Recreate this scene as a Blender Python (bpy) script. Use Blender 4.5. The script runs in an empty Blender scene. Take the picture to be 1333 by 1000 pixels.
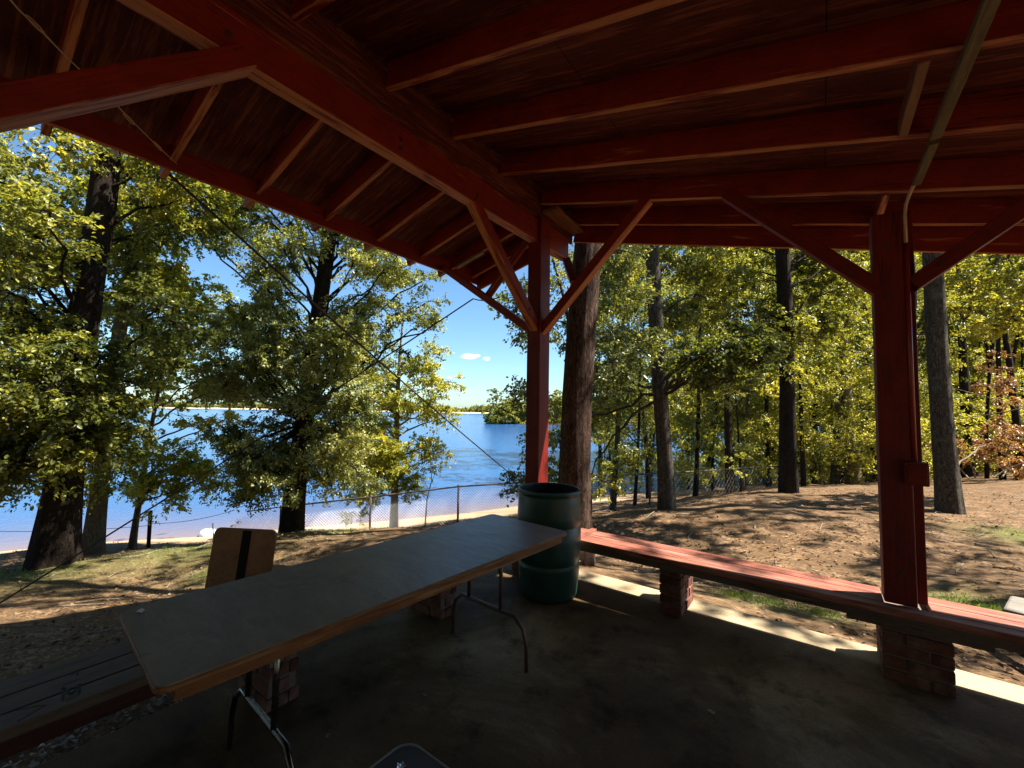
import bpy, math, random
import numpy as np
from mathutils import Vector, Matrix, noise as mnoise
random.seed(7); rng = np.random.default_rng(11)
scene = bpy.context.scene
col = scene.collection
R = math.radians

# ------------------------------------------------------------------ camera
YAW, PIT, ROL, F = -0.635164422, 0.0597960172, 0.0164004511, 547.77
CAM = np.array([2.008, -3.137, 1.56])
_c, _s = math.cos(YAW), math.sin(YAW)
_f = np.array([_s*math.cos(PIT), _c*math.cos(PIT), math.sin(PIT)])
_r0 = np.array([_c, -_s, 0.0]); _u0 = np.cross(_r0, _f)
_r = _r0*math.cos(ROL)+_u0*math.sin(ROL); _u = -_r0*math.sin(ROL)+_u0*math.cos(ROL)
def P(px, py, d):
    """world point that stands at depth d along a direction measured on the photograph"""
    return CAM + d*(_r*(px-666.5)/F - _u*(py-500)/F + _f)
def on_z(px, py, z):
    d = P(px, py, 1)-CAM; return CAM+(z-CAM[2])/d[2]*d
cam = bpy.data.cameras.new('camera'); co = bpy.data.objects.new('camera', cam); col.objects.link(co)
cam.sensor_width = 36; cam.lens = F/1333*36; cam.clip_start = 0.03; cam.clip_end = 5000
co.matrix_world = Matrix([[_r[0], _u[0], -_f[0], CAM[0]], [_r[1], _u[1], -_f[1], CAM[1]], [_r[2], _u[2], -_f[2], CAM[2]], [0, 0, 0, 1]])
scene.camera = co

# ------------------------------------------------------------------ materials
def newmat(name):
    m = bpy.data.materials.new(name); m.use_nodes = True
    nt = m.node_tree; nt.nodes.clear()
    out = nt.nodes.new('ShaderNodeOutputMaterial')
    b = nt.nodes.new('ShaderNodeBsdfPrincipled'); nt.links.new(b.outputs[0], out.inputs[0])
    return m, nt, b, out
class N:
    def __init__(s, nt): s.nt = nt
    def n(s, t, **k):
        x = s.nt.nodes.new('ShaderNode'+t)
        for a, v in k.items(): setattr(x, a, v)
        return x
    def l(s, a, b): s.nt.links.new(a, b)
    def coord(s, scale=(1, 1, 1), kind='Object', off=None):
        t = s.n('TexCoord'); m = s.n('Mapping'); s.l(t.outputs[kind], m.inputs[0]); m.inputs['Scale'].default_value = scale
        if off is not None:
            oi = s.n('ObjectInfo'); mu = s.n('VectorMath', operation='SCALE'); mu.inputs[0].default_value = (17, 31, 23)
            s.l(oi.outputs['Random'], mu.inputs['Scale']); s.l(mu.outputs[0], m.inputs['Location'])
        return m.outputs[0]
    def noise(s, vec, scale, detail=6, rough=.6, dist=0.0):
        x = s.n('TexNoise'); s.l(vec, x.inputs['Vector']); x.inputs['Scale'].default_value = scale
        x.inputs['Detail'].default_value = detail; x.inputs['Roughness'].default_value = rough; x.inputs['Distortion'].default_value = dist
        return x.outputs['Fac']
    def ramp(s, fac, stops):
        x = s.n('ValToRGB'); s.l(fac, x.inputs[0]); e = x.color_ramp.elements
        while len(e) < len(stops): e.new(0.5)
        for i, (p, c) in enumerate(stops):
            e[i].position = p; e[i].color = (c[0], c[1], c[2], 1) if hasattr(c, '__len__') else (c, c, c, 1)
        return x.outputs[0]
    def mix(s, fac, a, b, mode='MIX'):
        x = s.n('MixRGB', blend_type=mode)
        for i, v in ((0, fac), (1, a), (2, b)):
            if hasattr(v, 'is_output'): s.l(v, x.inputs[i])
            elif i == 0: x.inputs[0].default_value = v
            else: x.inputs[i].default_value = (v[0], v[1], v[2], 1)
        return x.outputs[0]
    def math(s, op, a, b=None, clamp=False):
        x = s.n('Math', operation=op, use_clamp=clamp)
        for i, v in ((0, a), (1, b)):
            if v is None: continue
            if hasattr(v, 'is_output'): s.l(v, x.inputs[i])
            else: x.inputs[i].default_value = v
        return x.outputs[0]
    def bump(s, h, strength, dist, b, prev=None):
        x = s.n('Bump'); x.inputs['Strength'].default_value = strength; x.inputs['Distance'].default_value = dist
        s.l(h, x.inputs['Height'])
        if prev is not None: s.l(prev, x.inputs['Normal'])
        if b is not None: s.l(x.outputs[0], b.inputs['Normal'])
        return x.outputs[0]

def timber_mat(name, paint, bare, wear=.5, rough=.55, spec=.3, under=0):
    m, nt, b, o = newmat(name); k = N(nt)
    v = k.coord((1, 1, 1), off=1); g = k.coord((1.2, 22, 22), off=1); g2 = k.coord((.7, 9, 9), off=1)
    grain = k.noise(g, 3.0, 8, .65, .3); big = k.noise(g2, 1.6, 5, .6, .8); spot = k.noise(v, 5, 8, .7)
    pc = k.mix(k.ramp(grain, [(.3, 0), (.7, 1)]), [c*.55 for c in paint], [min(1, c*1.35) for c in paint])
    pc = k.mix(k.ramp(spot, [(.35, 0), (.75, 1)]), pc, [paint[0]*1.7, paint[1]*2.0, paint[2]*1.8])
    w = k.math('ADD', k.math('MULTIPLY', grain, .55), k.math('MULTIPLY', big, .6))
    sp = k.n('SeparateXYZ'); tc_ = k.n('TexCoord'); k.l(tc_.outputs['Object'], sp.inputs[0])
    if under: w = k.math('ADD', w, k.math('MULTIPLY', k.math('LESS_THAN', k.math('ABSOLUTE', sp.outputs[2]), .006), under))  # underside: bare wood, with bounce light put into the colour as well
    wm = k.ramp(w, [(wear, 0), (wear+.09, 1)])
    k.l(k.mix(wm, pc, k.mix(grain, [c*.5 for c in bare], [c*1.5 for c in bare])), b.inputs['Base Color'])
    ck = k.noise(k.coord((.9, 26, 26), off=1), 1.0, 2, .4, .25); ckm = k.ramp(ck, [(.485, 0), (.5, 1), (.515, 0)])
    ckm = k.math('MULTIPLY', ckm, k.ramp(k.noise(k.coord((.8, 3, 3), off=1), 1.3, 2), [(.5, 0), (.6, 1)]))
    src = b.inputs['Base Color'].links[0].from_socket; k.l(k.mix(k.math('MULTIPLY', ckm, .85), src, [c*.12 for c in paint]), b.inputs['Base Color'])
    b.inputs['Roughness'].default_value = rough; b.inputs['Specular IOR Level'].default_value = spec
    bp_ = k.bump(grain, .6, .005, b); k.bump(k.math('SUBTRACT', 1.0, ckm), .7, .006, b, bp_)
    return m
M = {}
M['red'] = timber_mat('red_painted_timber', (.150, .0095, .0030), (.42, .15, .056), .68, under=.19)
M['redpost'] = timber_mat('red_painted_post', (.105, .0050, .0025), (.14, .035, .014), .80)
M['deck'] = timber_mat('stained_roof_boards', (.070, .0080, .0030), (.18, .045, .016), .57, .7)
M['tan'] = timber_mat('weathered_tan_wood', (.085, .052, .022), (.12, .085, .045), .6, .7)
M['benchred'] = timber_mat('faded_red_bench_board', (.20, .060, .040), (.30, .15, .11), .57, .6)
M['benchdark'] = timber_mat('dark_weathered_bench_board', (.085, .050, .036), (.12, .095, .075), .66, .6)
M['edgewood'] = timber_mat('orange_plywood_edge', (.135, .045, .014), (.25, .13, .055), .60, .45)
M['chairwood'] = timber_mat('varnished_plywood', (.19, .068, .024), (.22, .095, .04), .66, .35, .5)
M['darkred'] = timber_mat('dark_red_board', (.032, .005, .003), (.06, .02, .01), .75)
M['log'] = timber_mat('grey_dead_wood', (.16, .12, .09), (.28, .23, .18), .55, .8)

def simple(name, c, rough=.5, metal=0, spec=.5, var=.25, scale=8, bump=.0):
    m, nt, b, o = newmat(name); k = N(nt); v = k.coord(off=1)
    n = k.noise(v, scale, 7, .65)
    k.l(k.mix(k.ramp(n, [(.3, 0), (.7, 1)]), [x*(1-var) for x in c], [min(1, x*(1+var)) for x in c]), b.inputs['Base Color'])
    k.l(k.ramp(n, [(.3, max(.02, rough-.1)), (.7, min(1, rough+.12))]), b.inputs['Roughness'])
    b.inputs['Metallic'].default_value = metal; b.inputs['Specular IOR Level'].default_value = spec
    if bump: k.bump(n, bump, .01, b)
    return m
M['barrel'] = simple('green_plastic', (.009, .045, .033), .42, var=.3, scale=5)
M['barrelin'] = simple('dark_drum_inside', (.008, .012, .010), .8)
M['steelbrown'] = simple('brown_enamel_tube', (.10, .055, .038), .35, .3)
M['chrome'] = simple('worn_chrome_tube', (.20, .19, .17), .28, 1.0)
M['black'] = simple('black_metal', (.006, .006, .006), .7, spec=.15)
M['stool'] = simple('dark_grey_plastic', (.045, .045, .043), .45)
M['stoolrim'] = simple('grey_plastic_rim', (.22, .20, .19), .4)
M['rustbolt'] = simple('rusty_bolt', (.10, .045, .025), .6, .6)
M['padgrey'] = simple('grey_concrete', (.17, .15, .125), .85, scale=14, bump=.3)
M['foil'] = simple('crumpled_foil', (.8, .82, .8), .15, 1.0)
M['paper'] = simple('white_scrap', (.75, .74, .7), .8)
M['galv'] = simple('galvanised_steel', (.50, .49, .48), .5, .5)
M['darkpost'] = simple('dark_fence_post', (.07, .05, .045), .7)
M['wire'] = simple('dark_cable', (.045, .03, .025), .6)
M['rust'] = simple('tarnished_wire', (.50, .34, .20), .5, .5)
M['conduit'] = simple('painted_conduit', (.23, .024, .014), .35)
M['mortar'] = simple('dark_mortar', (.15, .105, .08), .9, scale=30)
M['whiteboat'] = simple('white_boat_hull', (.8, .8, .78), .4, var=.08)
M['inkmark'] = simple('dark_marker', (.018, .013, .012), .8)
M['skin'] = simple('skin', (.45, .24, .17), .6)
M['hair'] = simple('dark_hair', (.03, .02, .015), .6)
M['shorts'] = simple('coral_cloth', (.5, .16, .12), .8)

def brick_mat():
    m, nt, b, o = newmat('red_brick'); k = N(nt)
    v = k.coord(); g = k.n('NewGeometry')
    r = k.ramp(g.outputs['Random Per Island'], [(0, (.060, .011, .007)), (.35, (.095, .020, .011)), (.7, (.14, .040, .018)), (1, (.075, .015, .009))])
    n = k.noise(v, 40, 8, .7); n2 = k.noise(v, 9, 5, .6)
    c = k.mix(k.ramp(n2, [(.45, 0), (.72, .6)]), r, (.34, .20, .13)); c = k.mix(k.ramp(n, [(.3, .5), (.6, 0)]), c, (.07, .02, .015))
    k.l(c, b.inputs['Base Color']); b.inputs['Roughness'].default_value = .85
    k.bump(n, .6, .004, b); return m
M['brick'] = brick_mat()

def laminate_mat():
    m, nt, b, o = newmat('worn_grey_laminate'); k = N(nt)
    v = k.coord(); st = k.coord((2.5, .8, 1)); sc = k.coord((1, 30, 1))
    n = k.noise(st, 2.2, 9, .7, .6); n2 = k.noise(v, 45, 4, .6); n3 = k.noise(k.coord((14, 2, 1)), 3, 9, .75, 1.2)
    c = k.ramp(n, [(.3, (.120, .080, .048)), (.55, (.178, .125, .078)), (.75, (.25, .18, .115))])
    c = k.mix(k.ramp(n2, [(.62, 0), (.72, .5)]), c, (.05, .04, .03))
    scr = k.noise(k.coord((5, 30, 1)), 2.2, 5, .8, 2.5); c = k.mix(k.ramp(scr, [(.58, 0), (.64, .55)]), c, (.27, .24, .20)); c = k.mix(k.ramp(k.noise(v, 2.4, 9, .75, 1.0), [(.56, 0), (.62, .5)]), c, (.055, .034, .02))
    k.l(c, b.inputs['Base Color'])
    k.l(k.ramp(n3, [(.3, .34), (.7, .55)]), b.inputs['Roughness']); b.inputs['Specular IOR Level'].default_value = .5
    k.bump(k.noise(v, 14, 8, .7), .08, .004, b); return m
M['laminate'] = laminate_mat()

def slab_mat():
    m, nt, b, o = newmat('stained_concrete'); k = N(nt); v = k.coord()
    n = k.noise(v, .8, 10, .66, .7); n2 = k.noise(v, 3.5, 9, .7); n3 = k.noise(v, 60, 4, .6)
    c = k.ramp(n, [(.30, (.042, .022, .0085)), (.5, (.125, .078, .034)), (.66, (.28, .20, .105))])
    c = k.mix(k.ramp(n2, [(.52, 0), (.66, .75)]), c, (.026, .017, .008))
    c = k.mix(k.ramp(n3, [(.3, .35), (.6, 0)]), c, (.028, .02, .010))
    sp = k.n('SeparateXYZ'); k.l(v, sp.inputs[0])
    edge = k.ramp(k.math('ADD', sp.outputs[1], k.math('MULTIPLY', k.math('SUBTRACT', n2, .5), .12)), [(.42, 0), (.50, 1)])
    c = k.mix(edge, c, k.mix(n2, (.30, .225, .135), (.45, .355, .22)))   # paler edge outside the bench: sunlight put into the colour, floor kept dark
    k.l(c, b.inputs['Base Color']); k.l(k.ramp(n2, [(.3, .55), (.7, .85)]), b.inputs['Roughness'])
    b.inputs['Specular IOR Level'].default_value = .18
    bp = k.bump(n3, .25, .004, b); k.bump(n2, .2, .01, b, bp)
    return m
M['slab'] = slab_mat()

def ground_mat():
    m, nt, b, o = newmat('sandy_woodland_soil'); k = N(nt); v = k.coord()
    n = k.noise(v, .45, 8, .62, .5); n2 = k.noise(v, 2.6, 10, .72, .6); n3 = k.noise(v, 22, 8, .75); n4 = k.noise(k.coord((1, 2.4, 1)), 7, 8, .75, 1.5)
    c = k.ramp(n2, [(.28, (.085, .048, .023)), (.45, (.19, .112, .055)), (.6, (.32, .205, .108)), (.75, (.46, .33, .19))])
    c = k.mix(k.ramp(n4, [(.47, .92), (.58, 0)]), c, (.085, .052, .028))
    c = k.mix(k.ramp(n3, [(.36, .75), (.52, 0)]), c, (.07, .045, .03))
    c = k.mix(k.ramp(n3, [(.62, 0), (.74, .5)]), c, (.52, .42, .30))
    gr = k.n('Attribute'); gr.attribute_name = 'grass'
    gm = k.math('MULTIPLY', gr.outputs['Fac'], k.ramp(n4, [(.35, .2), (.6, 1)]))
    c = k.mix(gm, c, (.10, .13, .035))
    sd = k.n('Attribute'); sd.attribute_name = 'sand'
    c = k.mix(sd.outputs['Fac'], c, k.mix(n3, (.30, .20, .115), (.42, .30, .19)))
    k.l(c, b.inputs['Base Color']); b.inputs['Roughness'].default_value = .95; b.inputs['Specular IOR Level'].default_value = .1
    bp = k.bump(n3, .5, .02, b); k.bump(n2, .35, .05, b, bp)
    return m
M['ground'] = ground_mat()

def water_mat():
    m, nt, b, o = newmat('lake_water'); k = N(nt)
    v = k.coord((1, 1, 1)); at = k.n('Attribute'); at.attribute_name = 'shallow'
    c = k.mix(at.outputs['Fac'], (.013, .068, .19), (.20, .125, .08))
    k.l(c, b.inputs['Base Color']); b.inputs['Roughness'].default_value = .18; b.inputs['IOR'].default_value = 1.33; b.inputs['Specular IOR Level'].default_value = .26
    a = k.noise(k.coord((1, .5, 1)), 4.5, 4, .55, .3); a2 = k.noise(v, .5, 3, .5)
    k.bump(a, .28, .08, b)
    return m
M['water'] = water_mat()

def bark_mat(name, c1, c2, lich):
    m, nt, b, o = newmat(name); k = N(nt)
    v = k.coord((22, 22, 6.0)); n = k.noise(v, 1.7, 9, .75, 1.1); f = k.coord(); n2 = k.noise(f, 3.5, 8, .7); n3 = k.noise(k.coord((60, 60, 14)), 1.0, 6, .7)
    c = k.ramp(n, [(.38, [x*.22 for x in c1]), (.48, c1), (.64, c2)])
    c = k.mix(k.ramp(n2, [(.55, 0), (.7, .55)]), c, lich)
    k.l(c, b.inputs['Base Color']); b.inputs['Roughness'].default_value = .95; b.inputs['Specular IOR Level'].default_value = .15
    bp = k.bump(n3, .5, .01, b); k.bump(n, 1.0, .035, b, bp)
    return m
M['bark'] = bark_mat('furrowed_brown_bark', (.055, .032, .022), (.16, .095, .065), (.12, .11, .08))
M['barkgrey'] = bark_mat('grey_bark', (.055, .044, .034), (.14, .12, .09), (.14, .14, .11))
M['barkpale'] = bark_mat('pale_bark', (.16, .125, .09), (.30, .25, .19), (.28, .28, .22))
M['barkdark'] = bark_mat('dark_bark', (.018, .012, .009), (.045, .032, .024), (.04, .036, .026))

def leaf_mat(name, dark, mid, light, trans=.48, sp=.6):
    m, nt, b, o = newmat(name); k = N(nt)
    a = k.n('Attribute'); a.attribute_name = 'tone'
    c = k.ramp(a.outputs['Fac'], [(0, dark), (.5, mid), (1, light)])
    k.l(c, b.inputs['Base Color']); b.inputs['Roughness'].default_value = .38 if sp > .3 else .8; b.inputs['Specular IOR Level'].default_value = sp
    t = k.n('BsdfTranslucent'); k.l(k.mix(1.0, c, (1.35, 1.25, .55), 'MULTIPLY'), t.inputs[0])
    mx = k.n('MixShader'); mx.inputs[0].default_value = trans
    k.l(b.outputs[0], mx.inputs[1]); k.l(t.outputs[0], mx.inputs[2]); k.l(mx.outputs[0], o.inputs[0])
    return m
M['leaf_oak'] = leaf_mat('oak_leaves', (.055, .075, .018), (.18, .20, .038), (.52, .48, .085))
M['leaf_grey'] = leaf_mat('grey_green_leaves', (.065, .085, .030), (.20, .23, .075), (.50, .50, .18))
M['leaf_yellow'] = leaf_mat('yellow_green_leaves', (.11, .15, .026), (.27, .31, .05), (.48, .46, .075), .5)
M['leaf_wood'] = leaf_mat('woodland_leaves', (.065, .084, .020), (.195, .212, .036), (.46, .43, .065), .5)
M['leaf_dead'] = leaf_mat('dead_brown_leaves', (.12, .055, .022), (.28, .14, .055), (.42, .25, .11), .3)
M['leaf_litter'] = leaf_mat('fallen_leaf_litter', (.06, .032, .018), (.16, .095, .05), (.30, .21, .13), .05, .08)
M['grass'] = leaf_mat('green_grass', (.06, .10, .015), (.12, .19, .03), (.25, .30, .06), .4)

# ------------------------------------------------------------------ object helpers
def tag(o, label=None, cat=None, group=None, kind=None):
    if label: o['label'] = label
    if cat: o['category'] = cat
    if group: o['group'] = group
    if kind: o['kind'] = kind
    return o
def link(name, me, mat, parent=None, mw=None):
    o = bpy.data.objects.new(name, me); col.objects.link(o)
    for m_ in (mat if isinstance(mat, (list, tuple)) else [mat]): me.materials.append(m_)
    mw = mw if mw is not None else Matrix.Identity(4)
    if parent is not None:
        o.parent = parent; pw = parent.matrix_basis.copy(); q = parent.parent
        while q is not None: pw = q.matrix_basis @ pw; q = q.parent
        o.matrix_basis = pw.inverted() @ mw
    else: o.matrix_basis = mw
    return o
def empty(name, loc, label, cat, group=None, rz=0):
    o = bpy.data.objects.new(name, None); col.objects.link(o); o.matrix_basis = Matrix.Translation(Vector(loc)) @ Matrix.Rotation(rz, 4, 'Z')
    o.empty_display_size = .1
    return tag(o, label, cat, group)
class MB:
    def __init__(s): s.v = []; s.f = []; s.mi = []; s.n = 0; s.att = {}
    def add(s, V, Fc, mi=0):
        V = np.asarray(V, float).reshape(-1, 3); s.v.append(V)
        for f in Fc: s.f.append(tuple(int(i)+s.n for i in f)); s.mi.append(mi)
        s.n += len(V)
    def box(s, lo, hi, mi=0, T=None):
        x0, y0, z0 = lo; x1, y1, z1 = hi
        V = np.array([(x0, y0, z0), (x1, y0, z0), (x1, y1, z0), (x0, y1, z0), (x0, y0, z1), (x1, y0, z1), (x1, y1, z1), (x0, y1, z1)], float)
        if T is not None: V = np.array([tuple(T @ Vector(p)) for p in V])
        s.add(V, [(0, 3, 2, 1), (4, 5, 6, 7), (0, 1, 5, 4), (1, 2, 6, 5), (2, 3, 7, 6), (3, 0, 4, 7)], mi)
    def tube(s, pts, rad, sides=8, mi=0, caps=True, jit=0):
        pts = np.asarray(pts, float); n = len(pts); rad = np.broadcast_to(np.asarray(rad, float), (n,))
        tan = np.gradient(pts, axis=0); tan /= np.linalg.norm(tan, axis=1)[:, None]+1e-9
        up = np.array([0, 0, 1.]) if abs(tan[0][2]) < .9 else np.array([1., 0, 0])
        A = np.cross(tan[0], up); A /= np.linalg.norm(A); V = []
        for i in range(n):
            A = A - tan[i]*(A @ tan[i]); A /= np.linalg.norm(A); B = np.cross(tan[i], A)
            th = np.linspace(0, 2*np.pi, sides, endpoint=False)
            rr = rad[i]*(1+(jit*rng.standard_normal(sides) if jit else 0))
            V.append(pts[i]+(np.cos(th)*rr)[:, None]*A+(np.sin(th)*rr)[:, None]*B)
        Fc = []
        for i in range(n-1):
            for j in range(sides):
                a, b = i*sides+j, i*sides+(j+1) % sides; Fc.append((a, b, b+sides, a+sides))
        if caps: Fc.append(tuple(range(sides))[::-1]); Fc.append(tuple(range((n-1)*sides, n*sides)))
        s.add(np.concatenate(V), Fc, mi)
    def lathe(s, prof, c, seg=48, mi=0):
        V = []; n = len(prof)
        for r, z in prof:
            th = np.linspace(0, 2*np.pi, seg, endpoint=False)
            V.append(np.stack([c[0]+r*np.cos(th), c[1]+r*np.sin(th), np.full(seg, c[2]+z)], 1))
        Fc = [(i*seg+j, i*seg+(j+1) % seg, (i+1)*seg+(j+1) % seg, (i+1)*seg+j) for i in range(n-1) for j in range(seg)]
        s.add(np.concatenate(V), Fc, mi)
    def prism(s, outline, z0, z1, mi=0, T=None):
        n = len(outline); V = [(x, y, z0) for x, y in outline]+[(x, y, z1) for x, y in outline]
        if T is not None: V = [tuple(T @ Vector(p)) for p in V]
        s.add(V, [tuple(range(n))[::-1], tuple(range(n, 2*n))]+[(i, (i+1) % n, (i+1) % n+n, i+n) for i in range(n)], mi)
    def mesh(s, name, smooth=False):
        me = bpy.data.meshes.new(name); V = np.concatenate(s.v)
        me.from_pydata(V.tolist(), [], s.f); me.polygons.foreach_set('material_index', s.mi)
        if smooth: me.polygons.foreach_set('use_smooth', [True]*len(s.f))
        me.update(); return me
    def build(s, name, mat, parent=None, mw=None, smooth=False, bevel=0):
        o = link(name, s.mesh(name, smooth), mat, parent, mw)
        if bevel:
            b = o.modifiers.new('bevel', 'BEVEL'); b.width = bevel; b.segments = 2; b.limit_method = 'ANGLE'
        return o
def timber(name, A, B, wid, dep, mat, parent, anchor='bottom', up=(0, 0, 1), bevel=.004, cuts=(0, 0)):
    """board from A to B, local x along its length; wid sideways, dep along up. anchor: A-B is the bottom centre line"""
    A = Vector(A); B = Vector(B); L = (B-A).length; x = (B-A).normalized(); u = Vector(up); u = (u-x*u.dot(x)).normalized(); y = u.cross(x)
    mw = Matrix(((x[0], y[0], u[0], A[0]), (x[1], y[1], u[1], A[1]), (x[2], y[2], u[2], A[2]), (0, 0, 0, 1)))
    z0, z1 = {'bottom': (0, dep), 'top': (-dep, 0), 'mid': (-dep/2, dep/2)}[anchor]
    n = max(2, int(L/.25)); mb = MB(); V = []; ph = random.random()*50
    for i in range(n+1):
        t = i/n; xx = t*L; wob = .0022*mnoise.noise((ph+xx*1.3, 3, 1)); wb2 = .0022*mnoise.noise((ph, xx*1.3, 9))
        for yy, zz in ((-wid/2, z0), (wid/2, z0), (wid/2, z1), (-wid/2, z1)): V.append((xx, yy+wob, zz+wb2))
    Fc = [(3, 2, 1, 0), tuple(n*4+q for q in (0, 1, 2, 3))]
    for i in range(n):
        for j in range(4):
            a, b = i*4+j, i*4+(j+1) % 4; Fc.append((a, b, b+4, a+4))
    mb.add(V, Fc)
    return mb.build(name, mat, parent, mw, bevel=bevel)

# ------------------------------------------------------------------ world and sun
SUN = Vector((.62, .36, 1.0)).normalized()
w = bpy.data.worlds.new('World'); scene.world = w; w.use_nodes = True; nt = w.node_tree; k = N(nt)
bg = nt.nodes['Background']; sky = k.n('TexSky'); sky.sky_type = 'NISHITA'; sky.sun_disc = False
sky.sun_elevation = math.asin(SUN.z); sky.sun_rotation = math.atan2(SUN.x, SUN.y)
sky.air_density = 1.0; sky.dust_density = .5; sky.ozone_density = 1.3; sky.altitude = 100
bg.inputs['Strength'].default_value = .065
tc = k.n('TexCoord'); skyc = sky.outputs[0]
nz = k.noise(k.coord((1, 1, 3), 'Generated'), 75, 8, .65)
mask = None
for px, py, wx, wy in ((611, 464, .026, .0085), (633, 467, .012, .006), (599, 507, .014, .006), (585, 492, .010, .004), (560, 506, .016, .006), (622, 463, .008, .004), (575, 505, .009, .004), (590, 532, .05, .003)):
    d = P(px, py, 1)-CAM; d /= np.linalg.norm(d); s_ = k.n('VectorMath', operation='SUBTRACT'); k.l(tc.outputs['Generated'], s_.inputs[0]); s_.inputs[1].default_value = tuple(d)
    r_ = np.cross(d, [0, 0, 1]); r_ /= np.linalg.norm(r_)
    dr = k.n('VectorMath', operation='DOT_PRODUCT'); k.l(s_.outputs[0], dr.inputs[0]); dr.inputs[1].default_value = tuple(r_)
    sz = k.n('SeparateXYZ'); k.l(s_.outputs[0], sz.inputs[0])
    df = k.n('VectorMath', operation='DOT_PRODUCT'); k.l(s_.outputs[0], df.inputs[0]); df.inputs[1].default_value = tuple(d)
    e = k.math('ADD', k.math('POWER', k.math('DIVIDE', dr.outputs['Value'], wx), 2.0), k.math('POWER', k.math('DIVIDE', sz.outputs[2], wy), 2.0))
    e = k.math('ADD', e, k.math('MULTIPLY', k.math('ABSOLUTE', df.outputs['Value']), 30.0))
    f_ = k.math('SUBTRACT', 1.0, e, True); mask = f_ if mask is None else k.math('ADD', mask, f_, True)
cm = k.ramp(k.math('ADD', k.math('MULTIPLY', mask, .8), k.math('MULTIPLY', k.math('SUBTRACT', nz, .5), 1.6)), [(.22, 0), (.75, 1)])
cm = k.math('MULTIPLY', cm, k.math('GREATER_THAN', mask, .001))
hs = k.n('HueSaturation'); hs.inputs['Saturation'].default_value = 1.02; hs.inputs['Value'].default_value = .80; k.l(k.mix(1.0, skyc, (.76, .99, 1.12), 'MULTIPLY'), hs.inputs['Color'])
k.l(k.mix(cm, hs.outputs[0], (7.0, 7.2, 7.6)), bg.inputs['Color'])
sd = bpy.data.lights.new('sun', 'SUN'); sd.energy = 4.9; sd.angle = R(.53); sd.color = (1, .93, .82)
so = bpy.data.objects.new('sun', sd); col.objects.link(so); so.rotation_euler = SUN.to_track_quat('Z', 'Y').to_euler(); so.location = (5, 2, 20)
scene.view_settings.view_transform = 'Standard'; scene.view_settings.look = 'None'; scene.view_settings.exposure = 1.9; scene.view_settings.gamma = 1
scene.render.engine = 'CYCLES'; scene.cycles.max_bounces = 8; scene.cycles.diffuse_bounces = 5; scene.cycles.transmission_bounces = 6; scene.cycles.transparent_max_bounces = 8

# ------------------------------------------------------------------ terrain
WATER = -3.0
def seg_dist(X, Y, poly):
    D = np.full(X.shape, 1e9)
    for (ax, ay), (bx, by) in zip(poly[:-1], poly[1:]):
        dx, dy = bx-ax, by-ay; t = np.clip(((X-ax)*dx+(Y-ay)*dy)/(dx*dx+dy*dy), 0, 1)
        D = np.minimum(D, np.hypot(X-ax-t*dx, Y-ay-t*dy))
    return D
def inside(X, Y, poly):
    r = np.zeros(X.shape, bool); n = len(poly)
    for i in range(n):
        (ax, ay), (bx, by) = poly[i], poly[(i+1) % n]
        c = ((ay > Y) != (by > Y)) & (X < (bx-ax)*(Y-ay)/((by-ay) if by != ay else 1e-9)+ax); r ^= c
    return r
shore = [(-200, -420), (-60, -90), (-24, -16), (-19.2, -4), (-17.4, -.25), (-15.4, 2.2), (-14.2, 4.5), (-12, 8), (-10.6, 10.8), (-9, 15), (-6, 21), (0, 30), (5, 42), (14, 60), (40, 90), (700, 400)]
land = shore + [(900, 300), (900, -900), (-200, -900)]
CP = []
def cp(x, y, z): CP.append((x, y, z))
for x, y in ((-.9, -9), (-.9, -6), (-.9, -4), (-.9, -2.5), (-.9, -1), (-.9, .2), (-.6, .95), (.5, .95), (1.5, .95), (2.5, .95), (4, .95), (6, .95), (8, .95), (3, -2), (5, -5)): cp(x, y, -.09)
TB = {}
for nm, px, py, d in (('T1', 70, 738, 7.2), ('T1b', 118, 720, 9.3), ('S1', 171, 710, 10.2), ('T2', 378, 700, 9.8), ('T3', 512, 690, 12.5), ('T5', 750, 742, 5.15), ('T6', 868, 662, 8.6), ('T7', 1027, 640, 12), ('T8', 1236, 668, 8.2),
                      ('c1', 480, 690, 9.3), ('c2', 600, 682, 9.5), ('c3', 366, 690, 9), ('c4', 690, 672, 9.8), ('c5', 250, 712, 9.6), ('r1', 1110, 632, 17), ('r2', 930, 645, 13), ('r3', 1300, 628, 14), ('r4', 800, 668, 10), ('r5', 1000, 640, 14),
                      ('b1', 330, 735, 7), ('b2', 480, 705, 7.5), ('b3', 150, 780, 5.2), ('w1', 193, 716, 10.0), ('h1', 0, 722, 9.5), ('g1', 1080, 633, 15.5), ('g2', 1180, 633, 16)):
    q = P(px, py, d); TB[nm] = q; cp(*q)
CP = np.array(CP)
def base_h(X, Y):
    D = seg_dist(X, Y, shore); s = np.where(inside(X, Y, land), D, -D)
    h = np.where(s < 0, WATER+np.maximum(s*.14, -4), 0)
    h = np.where(s >= 0, WATER+np.interp(s, [0, 2.5, 4, 7, 10, 14, 17, 60], [0, .32, .75, 1.4, 2.0, 2.6, 2.85, 2.9]), h)
    return h, s
_h0, _ = base_h(CP[:, 0], CP[:, 1]); _K = np.exp(-((CP[:, None, 0]-CP[None, :, 0])**2+(CP[:, None, 1]-CP[None, :, 1])**2)/(2*2.2**2))
_W = np.linalg.solve(_K+.02*np.eye(len(CP)), CP[:, 2]-_h0)
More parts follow.
